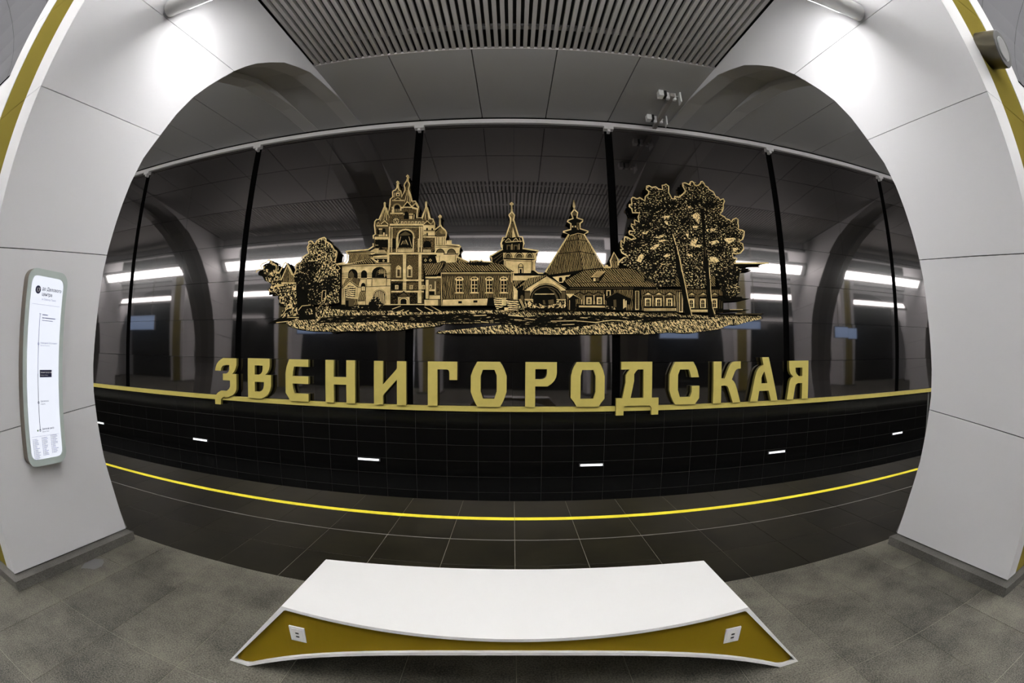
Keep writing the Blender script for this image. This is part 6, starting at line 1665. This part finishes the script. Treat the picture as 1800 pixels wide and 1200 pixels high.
# ------------------------------------------------------------------ round wall lamp on the right pylon
wl = empty('wall_lamp', (3.75, 1.38, 4.07))
tag(wl, 'short bronze cylinder lamp on the gold stripe of the right pylon', 'lamp')
ax = Vector((0.03, -1, -0.343)).normalized(); b0 = Vector((3.771, 1.37, 4.083)); e0 = b0+ax*0.24
at(MB().tube(b0-ax*0.02, e0-ax*0.012, 0.164, n=40).build('housing', dark_steel, smooth=True), wl)
at(MB().tube(e0-ax*0.012, e0, 0.164, 0.157, n=40).build('rim', cap_dark, smooth=True), wl)
at(MB().tube(e0, e0+ax*0.004, 0.108, n=40).build('bezel', bezel_grey), wl)
at(MB().tube(e0+ax*0.002, e0+ax*0.007, 0.098, n=40).build('lens', lens_grey), wl)

# ------------------------------------------------------------------ cameras under the platform ceiling
A, Bp = Vector((2.83, 6.98, 6.36)), Vector((2.96, 8.66, 6.53))
bar = empty('camera_bar', A); tag(bar, 'grey bar under the platform ceiling that carries two small cameras', 'bracket')
d = (Bp-A).normalized()
def slab(mb, c, sx_, sy_, sz_, m=0): mb.box(c[0]-sx_/2, c[0]+sx_/2, c[1]-sy_/2, c[1]+sy_/2, c[2]-sz_/2, c[2]+sz_/2, m); return mb
mb = MB(); u = Vector((0.04, 0, 0)); w = Vector((0, 0, 0.035)); i = len(mb.v)
for c in (A, Bp): mb.v += [tuple(c+a*u+b*w) for a, b in ((-1,-1),(1,-1),(1,1),(-1,1))]
for q in ((0,1,2,3),(4,5,6,7),(0,1,5,4),(1,2,6,5),(2,3,7,6),(3,0,4,7)): mb.f.append(q); mb.m.append(0)
at(mb.build('bar', bar_grey), bar)
for t in (0.06, 0.74):
    c = A.lerp(Bp, t)
    at(slab(MB(), c+Vector((0, 0, 0.07)), 0.045, 0.045, 0.16).build('hanger', bar_grey), bar)
def unit(t, which, lab1, lab2):
    c = A.lerp(Bp, t)+Vector((0, 0, 0.03))
    cm = empty('surveillance_camera', c); tag(cm, lab1, 'camera')
    at(slab(MB(), c+Vector((-0.215, -0.02, 0)), 0.095, 0.15, 0.15).build('body', plastic_white), cm)
    o = at(slab(MB(), c+Vector((-0.145, -0.03, 0)), 0.06, 0.13, 0.14).build('lens_housing', plastic_black), cm)
    at(slab(MB(), c+Vector((-0.075, 0, 0)), 0.06, 0.06, 0.19).build('mount_plate', plastic_white), cm)
    at(MB().tube(c+Vector((-0.12, 0, -0.02)), c+Vector((-0.03, 0, -0.02)), 0.015, n=10).build('swivel', steel), cm)
    top = c+Vector((-0.10, 0, 0.07))
    at(MB().path([c+Vector((-0.17, 0, 0.05)), c+Vector((-0.12, 0.02, 0.11)), c+Vector((-0.05, 0.03, 0.12)), c+Vector((-0.01, 0.03, 0.03))], 0.013).build('cable', plain('cable grey', (0.5, 0.5, 0.5, 1), 0.5), None), cm)
    pn = empty('panel_unit', c); tag(pn, lab2, 'panel')
    at(slab(MB(), c+Vector((0.055, 0, 0)), 0.055, 0.06, 0.19).build('mount_plate', plastic_white), pn)
    at(MB().tube(c+Vector((0.08, 0, 0)), c+Vector((0.14, 0, 0)), 0.015, n=10).build('swivel', steel), pn)
    o = at(MB().prism([(-0.11, -0.17), (0.11, -0.13), (0.11, 0.15), (-0.11, 0.15)], lambda y, z: (c[0]+0.15+0.15*y, c[1]+y, c[2]+z), lambda y, z: (c[0]+0.175+0.15*y, c[1]+y, c[2]+z)).build('panel', plastic_white), pn)
unit(0.06, 0, 'white camera with black lens housing, at the near end of the ceiling bar', 'small white flat panel at the near end of the grey ceiling bar')
unit(0.74, 1, 'white camera with black lens housing, at the wall end of the ceiling bar', 'small white flat panel at the wall end of the grey ceiling bar')

# ------------------------------------------------------------------ marker lights low on the track wall
ML = [(-11.29, -0.285, 'leftmost'), (-7.10, -0.272, 'second from left'), (-2.81, -0.318, 'third from left'), (1.52, -0.345, 'third from right'), (5.70, -0.338, 'second from right'), (9.93, -0.298, 'rightmost')]
root = None
for x, z, wh in ML:
    if root is None:
        root = empty('marker_light'); MB().box(-0.24, 0.24, -0.022, 0.0, -0.030, 0.030).build('housing', cap_dark, root)
        MB().box(-0.215, 0.215, -0.034, -0.0222, -0.017, 0.017).build('diffuser', marker_glow, root); o = root
    else: o = copy_tree(root)
    o.location = (x, WALL_Y, z); tag(o, wh+' small white light bar on the black tiles below the gold bar', 'light', 'marker lights on the tiled wall')
